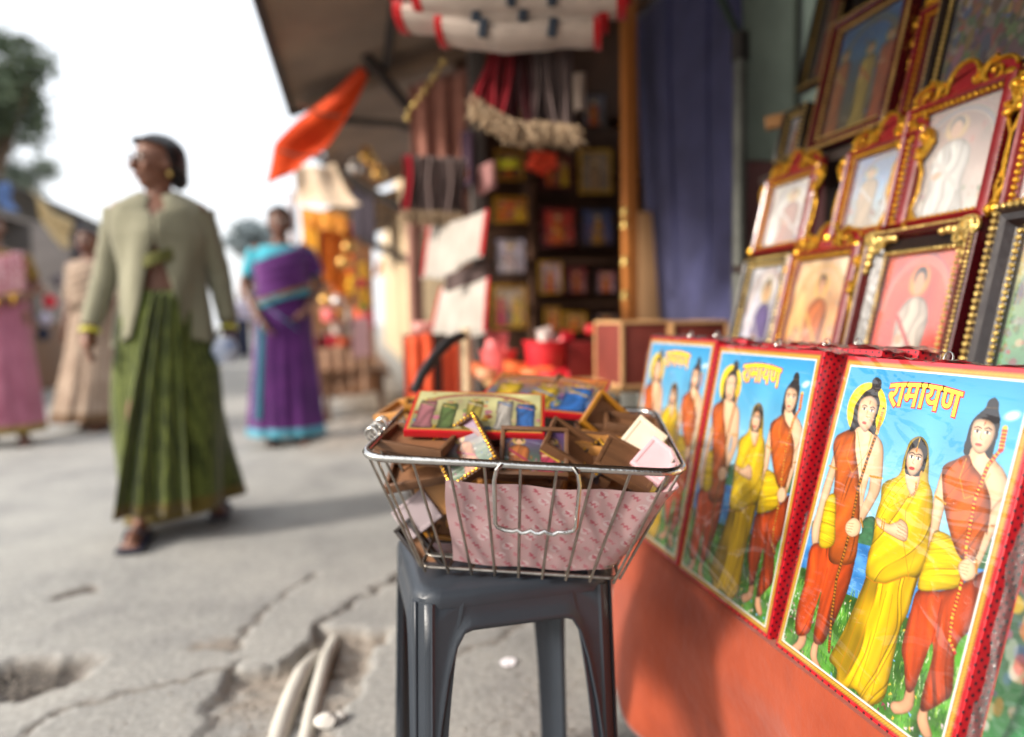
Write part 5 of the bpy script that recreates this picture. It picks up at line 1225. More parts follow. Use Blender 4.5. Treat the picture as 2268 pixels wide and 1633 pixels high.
def hand(mb, w, d, side, L_=.165):
    """palm, four bent fingers of unequal length and a thumb; w wrist, d direction"""
    d = Vector(d).normalized(); f = Vector((0, -1, 0)); f = (f - d * f.dot(d)).normalized(); s = d.cross(f) * side       # f: thumb side (forward), s: palm normal
    w = Vector(w)
    mb.tube([w, w + d * .03, w + d * .075, w + d * .088], [.020, .027, .033, .028], 10, flat=.55)
    for k, (o, l) in enumerate(((.022, .068), (.008, .078), (-.007, .072), (-.021, .056))):
        b = w + d * .078 + f * o
        mb.tube([b - d * .02, b + d * l * .45 + s * .004, b + d * l * .78 + s * .014, b + d * l + s * .026], [.0092, .0088, .0080, .0062], 8)
    b = w + d * .028 + f * .022
    mb.tube([b - f * .012, b + f * .016 + d * .022, b + f * .022 + d * .048 + s * .008, b + f * .020 + d * .066 + s * .014], [.012, .0105, .0095, .007], 8)
def person(label, loc, face_dir, H=1.62, head_yaw=0., feet=((.09, -.02), (-.09, .02)), arms=None, skin=None, hair='bun', voxel=.009, bulk=1.0, cat='person', sh=.165):
    """standing or walking figure, one continuous body; local -Y is forward"""
    k = H / 1.62; t = thing('person', label, cat, loc, face_dir)
    t.scale = (k, k, k)
    mb = MB(); b = bulk
    rings = [ell_ring((0, .0, z), rx * b, ry * b, 20) for z, rx, ry in ((.74, .06, .06), (.80, .150, .105), (.90, .165, .12), (1.0, .140, .10), (1.08, .135, .10), (1.18, .145, .115), (1.27, .160, .11), (1.33, .165 * sh / .165, .09), (1.365, .12, .07), (1.385, .06, .055))]
    mb.loft(rings)
    mb.tube([(0, .01, 1.34), (0, .0, 1.40), (0, -.005, 1.47)], [.06, .052, .05], 12)
    hr = Matrix.Translation((0, -.012, 1.52)) @ Matrix.Rotation(head_yaw, 4, 'Z')
    def hp(x, y, z): return hr @ Vector((x, y, z))
    he = hr.to_euler()
    mb.ball(hp(0, .012, .03), (.073, .092, .082), he, 18, 12).ball(hp(0, -.022, -.032), (.054, .062, .074), he, 16, 10).ball(hp(0, -.055, -.082), (.026, .022, .022), he)
    mb.tube([hp(0, -.086, .018), hp(0, -.098, -.008), hp(0, -.108, -.030), hp(0, -.096, -.036)], [.008, .011, .0145, .010], 8)
    mb.ball(hp(0, -.083, -.060), (.022, .010, .008), he).ball(hp(.036, -.066, -.022), (.022, .018, .022), he).ball(hp(-.036, -.066, -.022), (.022, .018, .022), he)
    for s in (-1, 1): mb.ball(hp(s * .072, .012, -.005), (.010, .020, .032), he)
    for i, s in enumerate((1, -1)):
        fx, fy = feet[i]
        mb.tube([(s * .085, 0, .86), (s * .09 * .6 + fx * .4, fy * .4 - .02, .46), (fx, fy + .02, .09), (fx, fy + .02, .05)], [.088 * b, .056, .036, .036], 12)
        mb.tube([(fx, fy + .055, .035), (fx, fy, .045), (fx + s * .008, fy - .08, .032), (fx + s * .012, fy - .135, .022)], [.030, .036, .040, .030], 10, flat=.7)
        for q in range(5): mb.ball((fx + s * (.012 + .016 * (q - 2)), fy - .150 + .006 * abs(q - 1 if s > 0 else q - 1), .017), (.009, .018, .009), (0, 0, 0), 8, 6)
    arms = arms or [((.24, .03, 1.08), (.25, -.03, .84), (.05, -.15, -1)), ((-.24, .03, 1.08), (-.25, -.03, .84), (-.05, -.15, -1))]
    for i, s in enumerate((1, -1)):
        e, w, d = arms[i]
        mb.ball((s * sh, .005, 1.325), (.055, .055, .05)).tube([(s * sh, .005, 1.325), e, w], [.050, .040, .026], 12).ball(e, .040)
        hand(mb, w, d, s)
    ob('body', remeshed(mb, voxel), skin or SKIN, t)
    # face
    for s in (-1, 1):
        ey_ = MB().ball(hp(s * .030, -.083, .012), (.012, .006, .007), he, 8, 6).build('eye', mat('eye white', (220, 214, 206), .2, .02), t)
        MB().tube([hp(s * .016, -.092, .030), hp(s * .032, -.089, .036), hp(s * .050, -.076, .030)], [.003, .004, .002], 5).build('eyebrow', HAIR, t)
        MB().ball(hp(s * .030, -.0885, .012), (.0055, .003, .006), he, 8, 6).build('pupil', HAIR, ey_)
    MB().ball(hp(0, -.091, -.058), (.019, .006, .0065), he, 10, 6).build('lips', mat('lips', (120, 62, 56), .5, .05), t)
    if hair:
        hb = MB()
        def cap(u, v):
            th = 2 * PI * u; ph = PI * .50 * v * 1.16
            y = .012 + .101 * math.sin(ph) * math.sin(th); x = .082 * math.sin(ph) * math.cos(th); z = .03 + .092 * math.cos(ph)
            if y < 0: z = max(z, .03 + .045 + .25 * (-y - .03))
            else: z = z - (.05 * (v - .7) / .3 if v > .7 else 0)
            return hp(x, y + (.008 if y > 0 else .0), z)
        hb.grid(cap, 32, 12, closeu=True)
        if hair == 'bun': hb.ball(hp(0, .092, -.05), (.038, .034, .042), he, 14, 9)
        elif hair == 'braid': hb.tube([hp(0, .11, -.02), hp(.0, .13, -.10), (0, .13, 1.30), (0, .14, 1.05)], [.035, .03, .026, .014], 10)
        hb.build('hair', HAIR, t, angle=80, solid=.006)
    return t, hp, he
def skirt(t, name, mt, z0, z1, top, bot, off=(0, 0), folds=11, amp=.05, seed=0, twist=2.2, solid=.003, hem_fn=None, nv=40, mid=None):
    rr = random.Random(seed); ph = [rr.uniform(0, 6) for _ in range(6)]
    def fn(u, v):
        a = 2 * PI * u; e = v ** .8
        rx = top[0] + (bot[0] - top[0]) * e; ry = top[1] + (bot[1] - top[1]) * e
        if mid: rx += mid * math.sin(PI * v); ry += mid * .7 * math.sin(PI * v)
        f = 1 + amp * (.25 + v) * (.55 * math.sin(folds * a + ph[0] + twist * v) + .3 * math.sin((folds * 2 - 3) * a + ph[1] - 2 * v) + .35 * math.sin(3 * a + ph[2] + .8 * twist * v))
        z = z0 + (z1 - z0) * v + (hem_fn(a) * v * v if hem_fn else 0)
        return (off[0] * v * v + rx * f * math.cos(a), off[1] * v * v + ry * f * math.sin(a), z)
    return MB().grid(fn, 120, nv, closeu=True).build(name, mt, t, angle=80, solid=solid)
def band(t, name, mt, fn, nu=50, nv=4, solid=.004): return MB().grid(fn, nu, nv).build(name, mt, t, angle=80, solid=solid)
def bangle(t, w, mt, d=(0, -.1, -1), r=.034):
    d = Vector(d).normalized(); q = Vector((0, 0, 1)).rotation_difference(d)
    MB().tube([Vector(w) + q @ Vector((r * math.cos(2 * PI * k / 18), r * math.sin(2 * PI * k / 18), 0)) for k in range(18)], .010, 8, closed=True).build('bangle', mt, t)
def sandals(t, feet, mt):
    for i, s in enumerate((1, -1)):
        fx, fy = feet[i]
        sd_ = MB().prism([(fx + s * .01 - .045, -.17), (fx + s * .01 + .045, -.17), (fx + s * .006 + .046, -.06), (fx + .034, .09), (fx - .034, .09), (fx + s * .006 - .046, -.06)], Matrix.Translation((0, fy, .002)) @ Matrix.Rotation(-PI / 2, 4, 'X'), -.016).build('sandal', mt, t)
        MB().tube([(fx + s * .01 - .042, fy - .05, .02), (fx + s * .012 - .02, fy - .085, .062), (fx + s * .012 + .02, fy - .085, .062), (fx + s * .01 + .042, fy - .05, .02)], .009, 7).build('sandal_strap', mt, sd_)
def sari_mat(name, rgb, rgb2, border, zb, spot=None, scale=70, translucent=.05):
    """sari cloth: small woven spots, a border band near the hem"""
    m = cloth_mat(name, rgb, rgb2, translucent=translucent, scale=5, weave=300); N, L, P = m.node_tree.nodes, m.node_tree.links, m.node_tree.nodes['Principled BSDF']
    src = P.inputs['Base Color'].links[0].from_socket
    tc = N.new('ShaderNodeTexCoord')
    if spot is not None:
        vo = N.new('ShaderNodeTexVoronoi'); vo.inputs['Scale'].default_value = scale; vo.inputs['Randomness'].default_value = .15; L.new(tc.outputs['Object'], vo.inputs['Vector'])
        lt = N.new('ShaderNodeMath'); lt.operation = 'LESS_THAN'; lt.inputs[1].default_value = .36; L.new(vo.outputs['Distance'], lt.inputs[0])
        mx = N.new('ShaderNodeMix'); mx.data_type = 'RGBA'; mx.inputs['B'].default_value = (*lin(spot), 1); L.new(lt.outputs[0], mx.inputs['Factor']); L.new(src, mx.inputs['A']); src = mx.outputs['Result']
    sp = N.new('ShaderNodeSeparateXYZ'); L.new(tc.outputs['Object'], sp.inputs[0])
    l2 = N.new('ShaderNodeMath'); l2.operation = 'LESS_THAN'; l2.inputs[1].default_value = zb; L.new(sp.outputs['Z'], l2.inputs[0])
    m3 = N.new('ShaderNodeMix'); m3.data_type = 'RGBA'; m3.inputs['B'].default_value = (*lin(border), 1); L.new(l2.outputs[0], m3.inputs['Factor']); L.new(src, m3.inputs['A'])
    L.new(m3.outputs['Result'], P.inputs['Base Color'])
    for n in N:
        if n.type == 'BSDF_TRANSLUCENT': L.new(m3.outputs['Result'], n.inputs['Color'])
    return m

# 1. woman in the olive cardigan
P0 = hz(392, 1172, 0)
F1 = ((.15, .20), (-.10, -.16))
A1 = [((.205, .05, 1.09), (.245, .00, .865), (.04, -.25, -1)), ((-.21, .02, 1.09), (-.262, -.06, .865), (-.10, -.25, -1))]
w1, hp1, he1 = person('woman in an olive cardigan and green sari walking past, wearing glasses', (P0.x, P0.y, .012), R(4), 1.54, R(-52), F1, A1, hair='bun', voxel=.007, bulk=.98, sh=.138)
GRN = sari_mat('green sari', (46, 54, 18), (74, 84, 32), (96, 82, 34), .16, (116, 126, 56), 62)
skirt(w1, 'sari_skirt', GRN, 1.0, .075, (.150, .118), (.232, .205), (.02, .02), 5, .11, 3, hem_fn=lambda a: .035 * math.cos(a), mid=.012, twist=5.5)
# pleats falling in front
MB().grid(lambda u, v: (.03 + (u - .5) * (.10 + .17 * v) - .10 * v + .03 * v * v, -.135 - .09 * v - (.012 + .020 * v) * math.sin(u * 3 * 2 * PI + 1.5 * v) - .01 * math.sin(u * 7 * PI + 3 * v), .99 - .88 * v), 50, 20).build('sari_pleats', GRN, w1, angle=80, solid=.003)
CARD = cloth_mat('olive knit', (122, 119, 98), (142, 139, 116), translucent=.04, weave=170, stretch=(1, 1, .3))
def card_torso(u, v):
    z = 1.412 - v * (1.412 - .80)
    prof = [(0, .072, .068), (.045, .138, .088), (.1, .196, .104), (.16, .204, .120), (.3, .200, .144), (.5, .178, .132), (.7, .184, .138), (.88, .202, .150), (1, .212, .156)]
    for (v0, x0, y0), (v1, x1, y1) in zip(prof, prof[1:]):
        if v0 <= v <= v1: q = (v - v0) / (v1 - v0); rx, ry = x0 + (x1 - x0) * q, y0 + (y1 - y0) * q; break
    gap = .30 * (1 - v / .20) ** 1.0 if v < .20 else (-.02 if v < .38 else .52 * ((v - .38) / .62) ** .75)
    gap += .03
    a = -PI / 2 + gap + (2 * PI - 2 * gap) * u
    w = .010 * math.sin(7 * a + 5 * v) * v + .005 * math.sin(5 * a + 11 * v)
    sh = 1 + w / .15
    dz = (.05 * (1 - abs(math.cos(a))) * -1 * (1 - v) if v < .15 else 0) - .03 * v * v * math.cos(2 * a)
    return (rx * sh * .90 * math.cos(a), ry * sh * math.sin(a) + .004, z + dz)
MB().grid(card_torso, 100, 50).build('cardigan', CARD, w1, angle=80, solid=.007)
for i, s in enumerate((1, -1)):
    e, wv, d = A1[i]; e, wv = Vector(e), Vector(wv); sh0 = Vector((s * .142, .006, 1.330))
    pts, rad = [], []
    for k in range(19):
        q = k / 18
        p = sh0.lerp(e, min(1, q * 1.9)) if q < .526 else e.lerp(wv, (q - .526) / .474)
        pts.append(p); rad.append((.070 - .030 * q ** .8) * (1 + .03 * math.sin(q * 40 + s)) * (1 - .12 * (q > .96)))
    MB().tube(pts, rad, 18).build('sleeve', CARD, w1, angle=80)
    bangle(w1, wv + (Vector(d).normalized() * .022), mat('yellow bangle', (190, 184, 60), .35, .1), d, .030)
MB().grid(lambda u, v: ((u - .5) * .13, -.118 - .03 * math.sin(PI * u) - .001 * math.sin(22 * u), 1.150 - .05 * v + .04 * (u - .5)), 24, 5).build('blouse_edge', cloth_mat('yellow green blouse', (92, 92, 46), translucent=.1), w1, solid=.003)
sandals(w1, F1, mat('dark blue sandal', (36, 40, 60), .5))
mb = MB()
for s in (-1, 1): mb.tube([hp1(s * .033 + .025 * math.cos(2 * PI * q / 16), -.098 + .012 * abs(math.cos(2 * PI * q / 16)), .012 + .019 * math.sin(2 * PI * q / 16)) for q in range(16)], .0022, 6, closed=True); mb.tube([hp1(s * .058, -.088, .016), hp1(s * .076, -.03, .016), hp1(s * .077, .015, .008)], .0018, 5)
mb.tube([hp1(-.009, -.1, .016), hp1(0, -.104, .019), hp1(.009, -.1, .016)], .0018, 5); mb.build('glasses', mat('dark glasses', (24, 20, 20), .6, .1), w1)
for s in (-1, 1): MB().ball(hp1(s * .076, .012, -.048), (.009, .009, .014)).build('earring', GOLDY, w1)
wm = w1.matrix_basis
def in_world(t, v): return Matrix.LocRotScale(t.location, t.rotation_euler, t.scale) @ Vector(v)
bagp = in_world(w1, (.235, -.07, .76))
bgt = thing('hand_pouch', 'small white and blue pouch held in the hand of the woman in the cardigan', 'pouch', bagp, R(10))
MB().grid(lambda u, v: ((.042 - .010 * math.cos(2 * PI * v)) * math.cos(2 * PI * u), .03 * math.sin(2 * PI * u) * (.7 + .5 * math.sin(PI * v)), -.06 + .105 * v), 20, 10, True).build('pouch_body', mat('white blue plastic', (206, 210, 218), .35, .05, 22, .5, 40, rgb2=(90, 120, 170)), bgt, angle=80)
MB().tube([(-.035, 0, .04), (-.015, 0, .075), (.015, 0, .075), (.035, 0, .04)], .006, 6).build('strap', mat('dark strap', (40, 44, 60), .6), bgt)

# 2. woman in the purple sari
P0 = hz(640, 982, 0)
F2 = ((.10, -.06), (-.09, .05))
A2 = [((.25, .03, 1.10), (.16, -.14, .92), (-.7, -.4, -.5)), ((-.25, .04, 1.10), (-.14, -.16, .86), (.5, -.4, -.7))]
w2, hp2, he2 = person('woman in a purple sari and turquoise blouse, hands folded in front', (P0.x, P0.y, .0), R(4), 1.60, R(-6), F2, A2, hair='bun', voxel=.010, bulk=1.08, skin=mat('dark brown skin', (104, 68, 52), .5, .1, 16, .05, 200))
PUR = sari_mat('purple sari', (74, 30, 92), (98, 42, 112), (80, 150, 170), .13, None)
skirt(w2, 'sari_skirt', PUR, 1.02, .07, (.155, .125), (.255, .21), (0, 0), 10, .06, 6)
TUR = cloth_mat('turquoise cloth', (52, 152, 172), (72, 172, 190), translucent=.08); GLT = cloth_mat('bronze border', (140, 98, 60), translucent=.05)
def torso_r(z):
    P = [(1.0, .162, .125), (1.1, .155, .120), (1.2, .165, .136), (1.28, .176, .128), (1.34, .17, .10), (1.37, .12, .08)]
    for (z0, x0, y0), (z1, x1, y1) in zip(P, P[1:]):
        if z <= z1: q = max(0, (z - z0) / (z1 - z0)); return x0 + (x1 - x0) * q, y0 + (y1 - y0) * q
    return .10, .07
def wrap(z, a, off):
    rx, ry = torso_r(z); return ((rx + off) * math.cos(a), (ry + off) * math.sin(a), z)
def blouse(t, mt, arms, sl=.5):
    MB().grid(lambda u, v: wrap(1.365 - .21 * v, 2 * PI * u, .004), 40, 10, True).build('blouse', mt, t, angle=80)
    for i, s in enumerate((1, -1)):
        e = Vector(arms[i][0]); a = Vector((s * .15, .005, 1.335)); MB().tube([a.lerp(e, q) for q in (0, .2, .4, sl * 1.15)], [.066, .064, .058, .056], 14).build('blouse_sleeve', mt, t)
blouse(w2, TUR, A2, .62)
def pallu_z(a, v, lo, hi):      # a: angle; the drape climbs from the right hip to the left shoulder (+x)
    x = math.cos(a); return lo + (hi - lo) * v + 0
def pallu(t, mt, bmt, sgn=1, mt2=None):
    def top(a): return 1.305 + .055 * max(-1, min(1, sgn * math.cos(a) * 1.3))
    def bot(a): return 1.02 + .06 * sgn * math.cos(a)
    def fn(u, v):
        a = -PI + .05 + (PI - .1) * u if True else 0
        z = bot(a) + (top(a) - bot(a)) * v
        return wrap(z, a, .018 + .008 * math.sin(26 * v + 3 * u))
    MB().grid(fn, 46, 26).build('sari_drape', mt, t, angle=80, solid=.003)
    def fb(u, v):
        a = -PI + .02 + (PI - .04) * u; z = bot(a) - .005 - .05 * v + .03 * math.sin(PI * u); return wrap(max(z, .95), a, .030 + .006 * math.sin(18 * v + 5 * u))
    MB().grid(fb, 46, 6).build('sari_border', bmt, t, angle=80, solid=.003)
    if mt2:
        MB().grid(lambda u, v: wrap(bot(-PI + PI * u) + .028 - .028 * v, -PI + .04 + (PI - .08) * u, .033), 46, 3).build('sari_border', mt2, t, angle=80, solid=.003)
    MB().grid(lambda u, v: (sgn * (.10 + .09 * u), .06 + .075 * math.sin(PI * min(1, v * 1.2)) * .6 + .05 * v, 1.375 - .62 * v), 10, 16).build('sari_tail', mt, t, angle=80, solid=.003)
pallu(w2, PUR, TUR, 1, GLT)
_e = Vector(A2[0][0]); _a = Vector((.15, .005, 1.335)); MB().tube([_a + Vector((-.05, 0, .015)), _a.lerp(_e, .15), _a.lerp(_e, .4), _a.lerp(_e, .68)], [.058, .074, .070, .068], 16).build('sari_shoulder', PUR, w2, angle=80)
MB().grid(lambda u, v: (-.16 + .20 * v + (u - .5) * .12, -.15 - .05 * math.sin(PI * v) - .01 * math.sin(14 * u), 1.0 - .16 * v - .10 * (u - .5)), 12, 12).build('sari_fold', TUR, w2, angle=80, solid=.004)
MB().grid(lambda u, v: (-.13 - .05 * v + (u - .5) * .04, -.155 - .055 * v - .010 * math.sin(12 * u), .86 - .66 * v), 10, 16).build('sari_fold', TUR, w2, angle=80, solid=.004)
sandals(w2, F2, mat('brown sandal', (58, 44, 40), .6))
# 3. woman in the pink sari, cut by the edge
P0 = hz(16, 985, 0)
A3 = [((.24, .02, 1.10), (.10, -.17, 1.02), (-.9, -.25, .1)), ((-.24, .03, 1.10), (-.12, -.16, .98), (.8, -.4, -.2))]
w3, hp3, he3 = person('woman in a pink sari with a yellow border, cut by the edge of the photo', (P0.x, P0.y, 0), R(20), 1.62, R(10), F2, A3, hair='bun', voxel=.011, bulk=1.12, skin=mat('dark brown skin', (104, 68, 52), .5))
PINK = sari_mat('pink sari', (150, 84, 104), (172, 104, 124), (140, 116, 62), .15, (170, 110, 128), 60)
PINKT = sari_mat('pink white sari top', (176, 96, 110), (206, 150, 156), (140, 116, 62), -9, (212, 176, 178), 26)
skirt(w3, 'sari_skirt', PINK, 1.02, .09, (.155, .125), (.235, .20), (0, 0), 9, .05, 8)
blouse(w3, cloth_mat('ochre blouse', (120, 92, 32), translucent=.05), A3, .6)
pallu(w3, PINKT, cloth_mat('yellow border', (196, 160, 76), translucent=.05), 1)
bangle(w3, A3[0][1], GOLD, (-.9, -.25, .1), .03)
MB().ball((.02, -.2, 1.0), (.02, .015, .015)).build('ring', GOLD, w3)
sandals(w3, F2, mat('brown sandal', (58, 44, 40), .6))
# 4. woman in beige behind the cardigan
P0 = hz(222, 950, 0)
w4, hp4, he4 = person('woman in a beige checked sari walking behind the woman in the cardigan', (P0.x, P0.y, 0), R(-25), 1.60, R(15), F2, None, hair='bun', voxel=.012, bulk=1.05, skin=mat('dark brown skin', (104, 68, 52), .5))
BEI = sari_mat('beige sari', (150, 128, 108), (178, 158, 138), (110, 84, 60), .16, (132, 108, 92), 34)
skirt(w4, 'sari_skirt', BEI, 1.02, .08, (.155, .125), (.27, .24), (-.05, -.06), 10, .07, 9)
blouse(w4, BEI, [((.24, .03, 1.08),), ((-.24, .03, 1.08),)], .9); pallu(w4, BEI, BEI, 1)
# 5. passers-by far down the street
def far_person(label, px, py, H, top, low, face, hair='bun'):
    P0 = hz(px, py, 0)
    t, h_, e_ = person(label, (P0.x, P0.y, 0), face, H, 0, F2, None, hair=hair, voxel=.016, skin=mat('dark brown skin', (104, 68, 52), .5))
    skirt(t, 'lower_garment', low, 1.02, .07, (.16, .12), (.17, .14), (0, 0), 7, .06, int(px), nv=16)
    MB().grid(lambda u, v: wrap(1.375 - .42 * v, 2 * PI * u, .012 + .02 * v), 36, 12, True).build('shirt', top, t, angle=80)
    for s in (-1, 1): MB().tube([(s * .15, .005, 1.335), (s * .24, .03, 1.08), (s * .245, -.01, .93)], [.066, .056, .048], 12).build('sleeve', top, t)
    return t
NVY = cloth_mat('navy garment', (38, 44, 66), translucent=.03); GRYC = cloth_mat('grey garment', (120, 112, 116), translucent=.05); PLUM = cloth_mat('plum garment', (84, 52, 64), translucent=.03); LIL = cloth_mat('pale lilac garment', (186, 180, 200), translucent=.1)
far_person('distant passer-by in dark navy clothes between the pink and the beige saris', 118, 812, 1.62, NVY, NVY, R(190))
far_person('distant passer-by in plum and grey standing by the far stalls', 165, 800, 1.60, PLUM, GRYC, R(30))
far_person('distant passer-by in a pale lilac shirt, seen beside the purple sari', 540, 795, 1.60, LIL, NVY, R(10), None)
far_person('distant passer-by in grey far down the middle of the street', 575, 775, 1.65, GRYC, NVY, R(180))

# ------------------------------------------------------------------ things on the ground
PVC = mat('dirty white pipe', (186, 182, 172), .55, .2, 14, .12, 60, stretch=(1, .3, 1))
def gpipe(label, pts, r):
    P = [hz(px, py, 0) for px, py in pts]
    tag(MB().tube([(p.x, p.y, dz) for p, dz in zip(P, (-.045, -.022, -.004, -.006, -.010, -.02))], r, 14).build('pipe', PVC), label, 'pipe', 'pipes in the broken trench')
gpipe('dirty white pipe in the trench, thinner and reaching farther under the slab', [(744, 1378), (736, 1410), (722, 1455), (706, 1510), (690, 1570), (662, 1690)], .0165)
gpipe('dirty white pipe in the trench, thicker and farther from the stool', [(704, 1420), (690, 1450), (668, 1490), (645, 1540), (624, 1595), (594, 1690)], .021)
STONE = mat('grey stone', (128, 120, 110), .85, .3, 14, .5, 30); BROWNST = mat('brown clod', (110, 78, 56), .9, .3, 14, .5, 30)
def stone(label, px, py, r, mt, seed, group=None, z=0):
    rr = random.Random(seed); p = hz(px, py, 0); bm = bmesh.new(); bmesh.ops.create_icosphere(bm, subdivisions=2, radius=1)
    ax = [Vector((rr.uniform(-1, 1), rr.uniform(-1, 1), rr.uniform(-1, 1))).normalized() for _ in range(7)]; cut = [rr.uniform(.55, .9) for _ in ax]
    for v in bm.verts:
        for a, c in zip(ax, cut):
            d = v.co.dot(a)
            if d > c: v.co -= a * (d - c)
        v.co = Vector((v.co.x * r * rr.uniform(.97, 1.03) * 1.2, v.co.y * r, v.co.z * r * .7))
    mb = MB(); mb.bm.free(); mb.bm = bm
    return tag(mb.build('stone', mt, None, loc=(p.x, p.y, r * .35 + z), rot=(0, 0, rr.uniform(0, 6)), angle=25), label, 'stone', group)
WDEB = mat('white broken plaster', (206, 202, 194), .8, .2, 20, .4, 40)
stone('broken lump of white plaster beside the thinner pipe', 722, 1604, .022, WDEB, 2)
stone('flat chip of white plaster lying next to the larger lump by the pipes', 752, 1592, .014, WDEB, 3)
rr = random.Random(5)
for k in range(14):
    px, py = rr.uniform(500, 820), rr.uniform(1430, 1640); stone('small loose stone lying in the broken trench', px, py, rr.uniform(.004, .009), STONE, 30 + k, 'small stones in the trench', -.03)
mb = MB()
for k in range(900):
    a_ = rr.random()
    if a_ < .45: px, py = rr.uniform(440, 800), rr.uniform(1400, 1660)
    elif a_ < .6: px, py = rr.gauss(62, 60), rr.gauss(1500, 25)
    elif a_ < .8: px, py = rr.uniform(900, 1330), rr.uniform(1380, 1640)
    else: px, py = rr.uniform(0, 860), rr.uniform(1150, 1640)
    q = hz(px, py, 0); r_ = rr.uniform(.001, .0045) * (1 if a_ < .6 else .7)
    mb.ico((q.x, q.y, r_ * .3 - (.012 if a_ < .6 else 0)), (r_ * rr.uniform(.8, 1.5), r_, r_ * .7), (0, 0, rr.uniform(0, 6)), 1)
tag(mb.build('gravel', STONE, angle=20), 'fine gravel and grit scattered over the broken concrete', None, None, 'stuff')
p = hz(1125, 1470, 0); mb = MB(); mb.grid(lambda u, v: (.018 * math.cos(2 * PI * u) * v, .017 * math.sin(2 * PI * u) * v, .005 + .003 * math.sin(4 * u + 2 * v)), 16, 4, True)
tag(mb.build('paper_scrap', mat('white paper', (226, 222, 226), .7, .05), None, loc=(p.x, p.y, 0)), 'round white scrap of paper on the concrete under the stool', 'paper')
p = hz(1352, 1492, 0); tag(MB().box((p.x, p.y, .014), (.075, .03, .018), rot=(0, 0, -.5), bev=.003).build('wood_offcut', mat('yellow wood', (220, 176, 60), .5)), 'yellow wooden offcut on the ground beside the hem of the orange cloth', 'offcut')
p = hz(1352, 1400, 0); tag(MB().box((p.x, p.y + .05, .02), (.04, .03, .03), rot=(.2, 0, .4), bev=.008).build('crumpled_wrapper', mat('pale wrapper', (190, 190, 210), .4, .2, 20, .5, 40)), 'pale crumpled wrapper behind the stool leg by the orange cloth', 'wrapper')
for k in range(26):
    px, py = rr.uniform(715, 860), rr.uniform(800, 868)
    stone('loose stone on the dusty verge in front of the far stalls', px, py, rr.uniform(.035, .08), STONE if k % 3 else BROWNST, 60 + k, 'stones on the dusty verge')
stone('large brown clod of earth at the edge of the verge near the basket', 862, 838, .11, BROWNST, 99)

# ------------------------------------------------------------------ far stalls on the right side of the street
def box_thing(name, label, cat, p, size, mt, group=None, rz=0): return tag(MB().box(p, size, rot=(0, 0, rz), bev=.004).build(name, mt), label, cat, group)
BAN = cloth_mat('cream banner', (214, 188, 158), (232, 210, 184), translucent=.2); AMB = cloth_mat('amber cloth', (220, 140, 40), (236, 168, 70), translucent=.4); ORG = cloth_mat('orange drapes', (206, 104, 20), (226, 132, 40), translucent=.3); YEL = cloth_mat('yellow drapes', (216, 156, 40), translucent=.3)
b0, b1, b2, b3 = at(652, 372, 4.6), at(742, 362, 4.7), at(800, 455, 4.4), at(655, 455, 4.5)
MBt = MB(); MBt.grid(lambda u, v: b0.lerp(b1, u).lerp(b3.lerp(b2, u), v) + Vector((.0, .06, -.05)) * math.sin(PI * v) + Vector((0, .02 * math.sin(9 * u), .012 * math.sin(7 * u))), 20, 14)
tag(MBt.build('banner', BAN, angle=80, solid=.003), 'cream cloth banner sagging under the orange pennant', 'banner')
p = at(650, 545, 5.6); tag(MB().tube([(p.x, p.y, 0), (p.x, p.y, 1.9)], .032, 10).build('pole', mat('pale pole', (186, 178, 182), .6, .1)), 'pale upright pole beside the head of the woman in purple', 'pole')
drape('awning_cloth', 'amber cloth valance under the cream banner', 'valance', at(665, 458, 5.9), at(768, 478, 5.7), .16, AMB, .02, 3)
for i, (px, py, w_, dr, mt) in enumerate(((668, 490, 36, .42, YEL), (706, 488, 30, .55, ORG), (735, 485, 26, .70, ORG), (760, 492, 22, .62, mat('rust cloth', (150, 66, 30), .8)))):
    drape('hanging_cloth', ('yellow cloth hanging nearest the pale pole at the far stall', 'orange cloth hanging right of the yellow one at the far stall', 'long orange cloth hanging in the middle of the far stall', 'rust coloured cloth hanging nearest the cream wall')[i], 'cloth', at(px, py, 6.0), at(px + w_, py + 4, 5.9), dr, mt, .02, 2, 'cloths hanging at the far stall')
def garland(label, px, py, d, length, cols, r=.035):
    t = thing('garland', label, 'garland', at(px, py, d), 0, 'garlands hanging at the far stall'); n = int(length / (r * 1.5))
    for c in range(len(cols)):
        mb = MB()
        for k in range(n):
            if k * len(cols) // n == c: mb.ico((.012 * math.sin(k * 2.1), .012 * math.cos(k * 1.7), -k * r * 1.5), (r * rr.uniform(.8, 1.15),) * 3, (rr.uniform(0, 3), rr.uniform(0, 3), 0), 1)
        mb.build('flowers', cols[c], t)
    return t
MY = mat('marigold yellow', (230, 170, 30), .7, .2, 40, .4, 90); MO = mat('marigold orange', (226, 100, 24), .7, .2, 40, .4, 90); MR = mat('flower red', (206, 44, 60), .7, .2, 40, .4, 90); MG = mat('leaf green', (110, 150, 50), .7, .2, 40, .4, 90)
garland('garland of red, yellow and green flowers hanging in front of the cream wall', 803, 590, 4.8, .40, [MY, MR, MY, MG], .04)
garland('orange and yellow garland hanging left of the brass pots', 775, 560, 5.6, .42, [MO, MY], .035)
garland('short orange garland behind the shoulder of the woman in purple', 742, 600, 6.2, .45, [MO, MO, MY], .035)
drape('hanging_packet', 'pale pink packet hanging below the red and yellow garland', 'packet', at(778, 705, 4.9), at(818, 703, 4.85), .28, cloth_mat('pale pink packet cloth', (222, 176, 176), translucent=.2), .012, 1)
BRS = mat('brass pot', (206, 160, 90), .22, .2, 12, .1, 60, metal=.9); SIL = mat('steel pot', (190, 184, 180), .2, .15, 12, .1, 60, metal=.9)
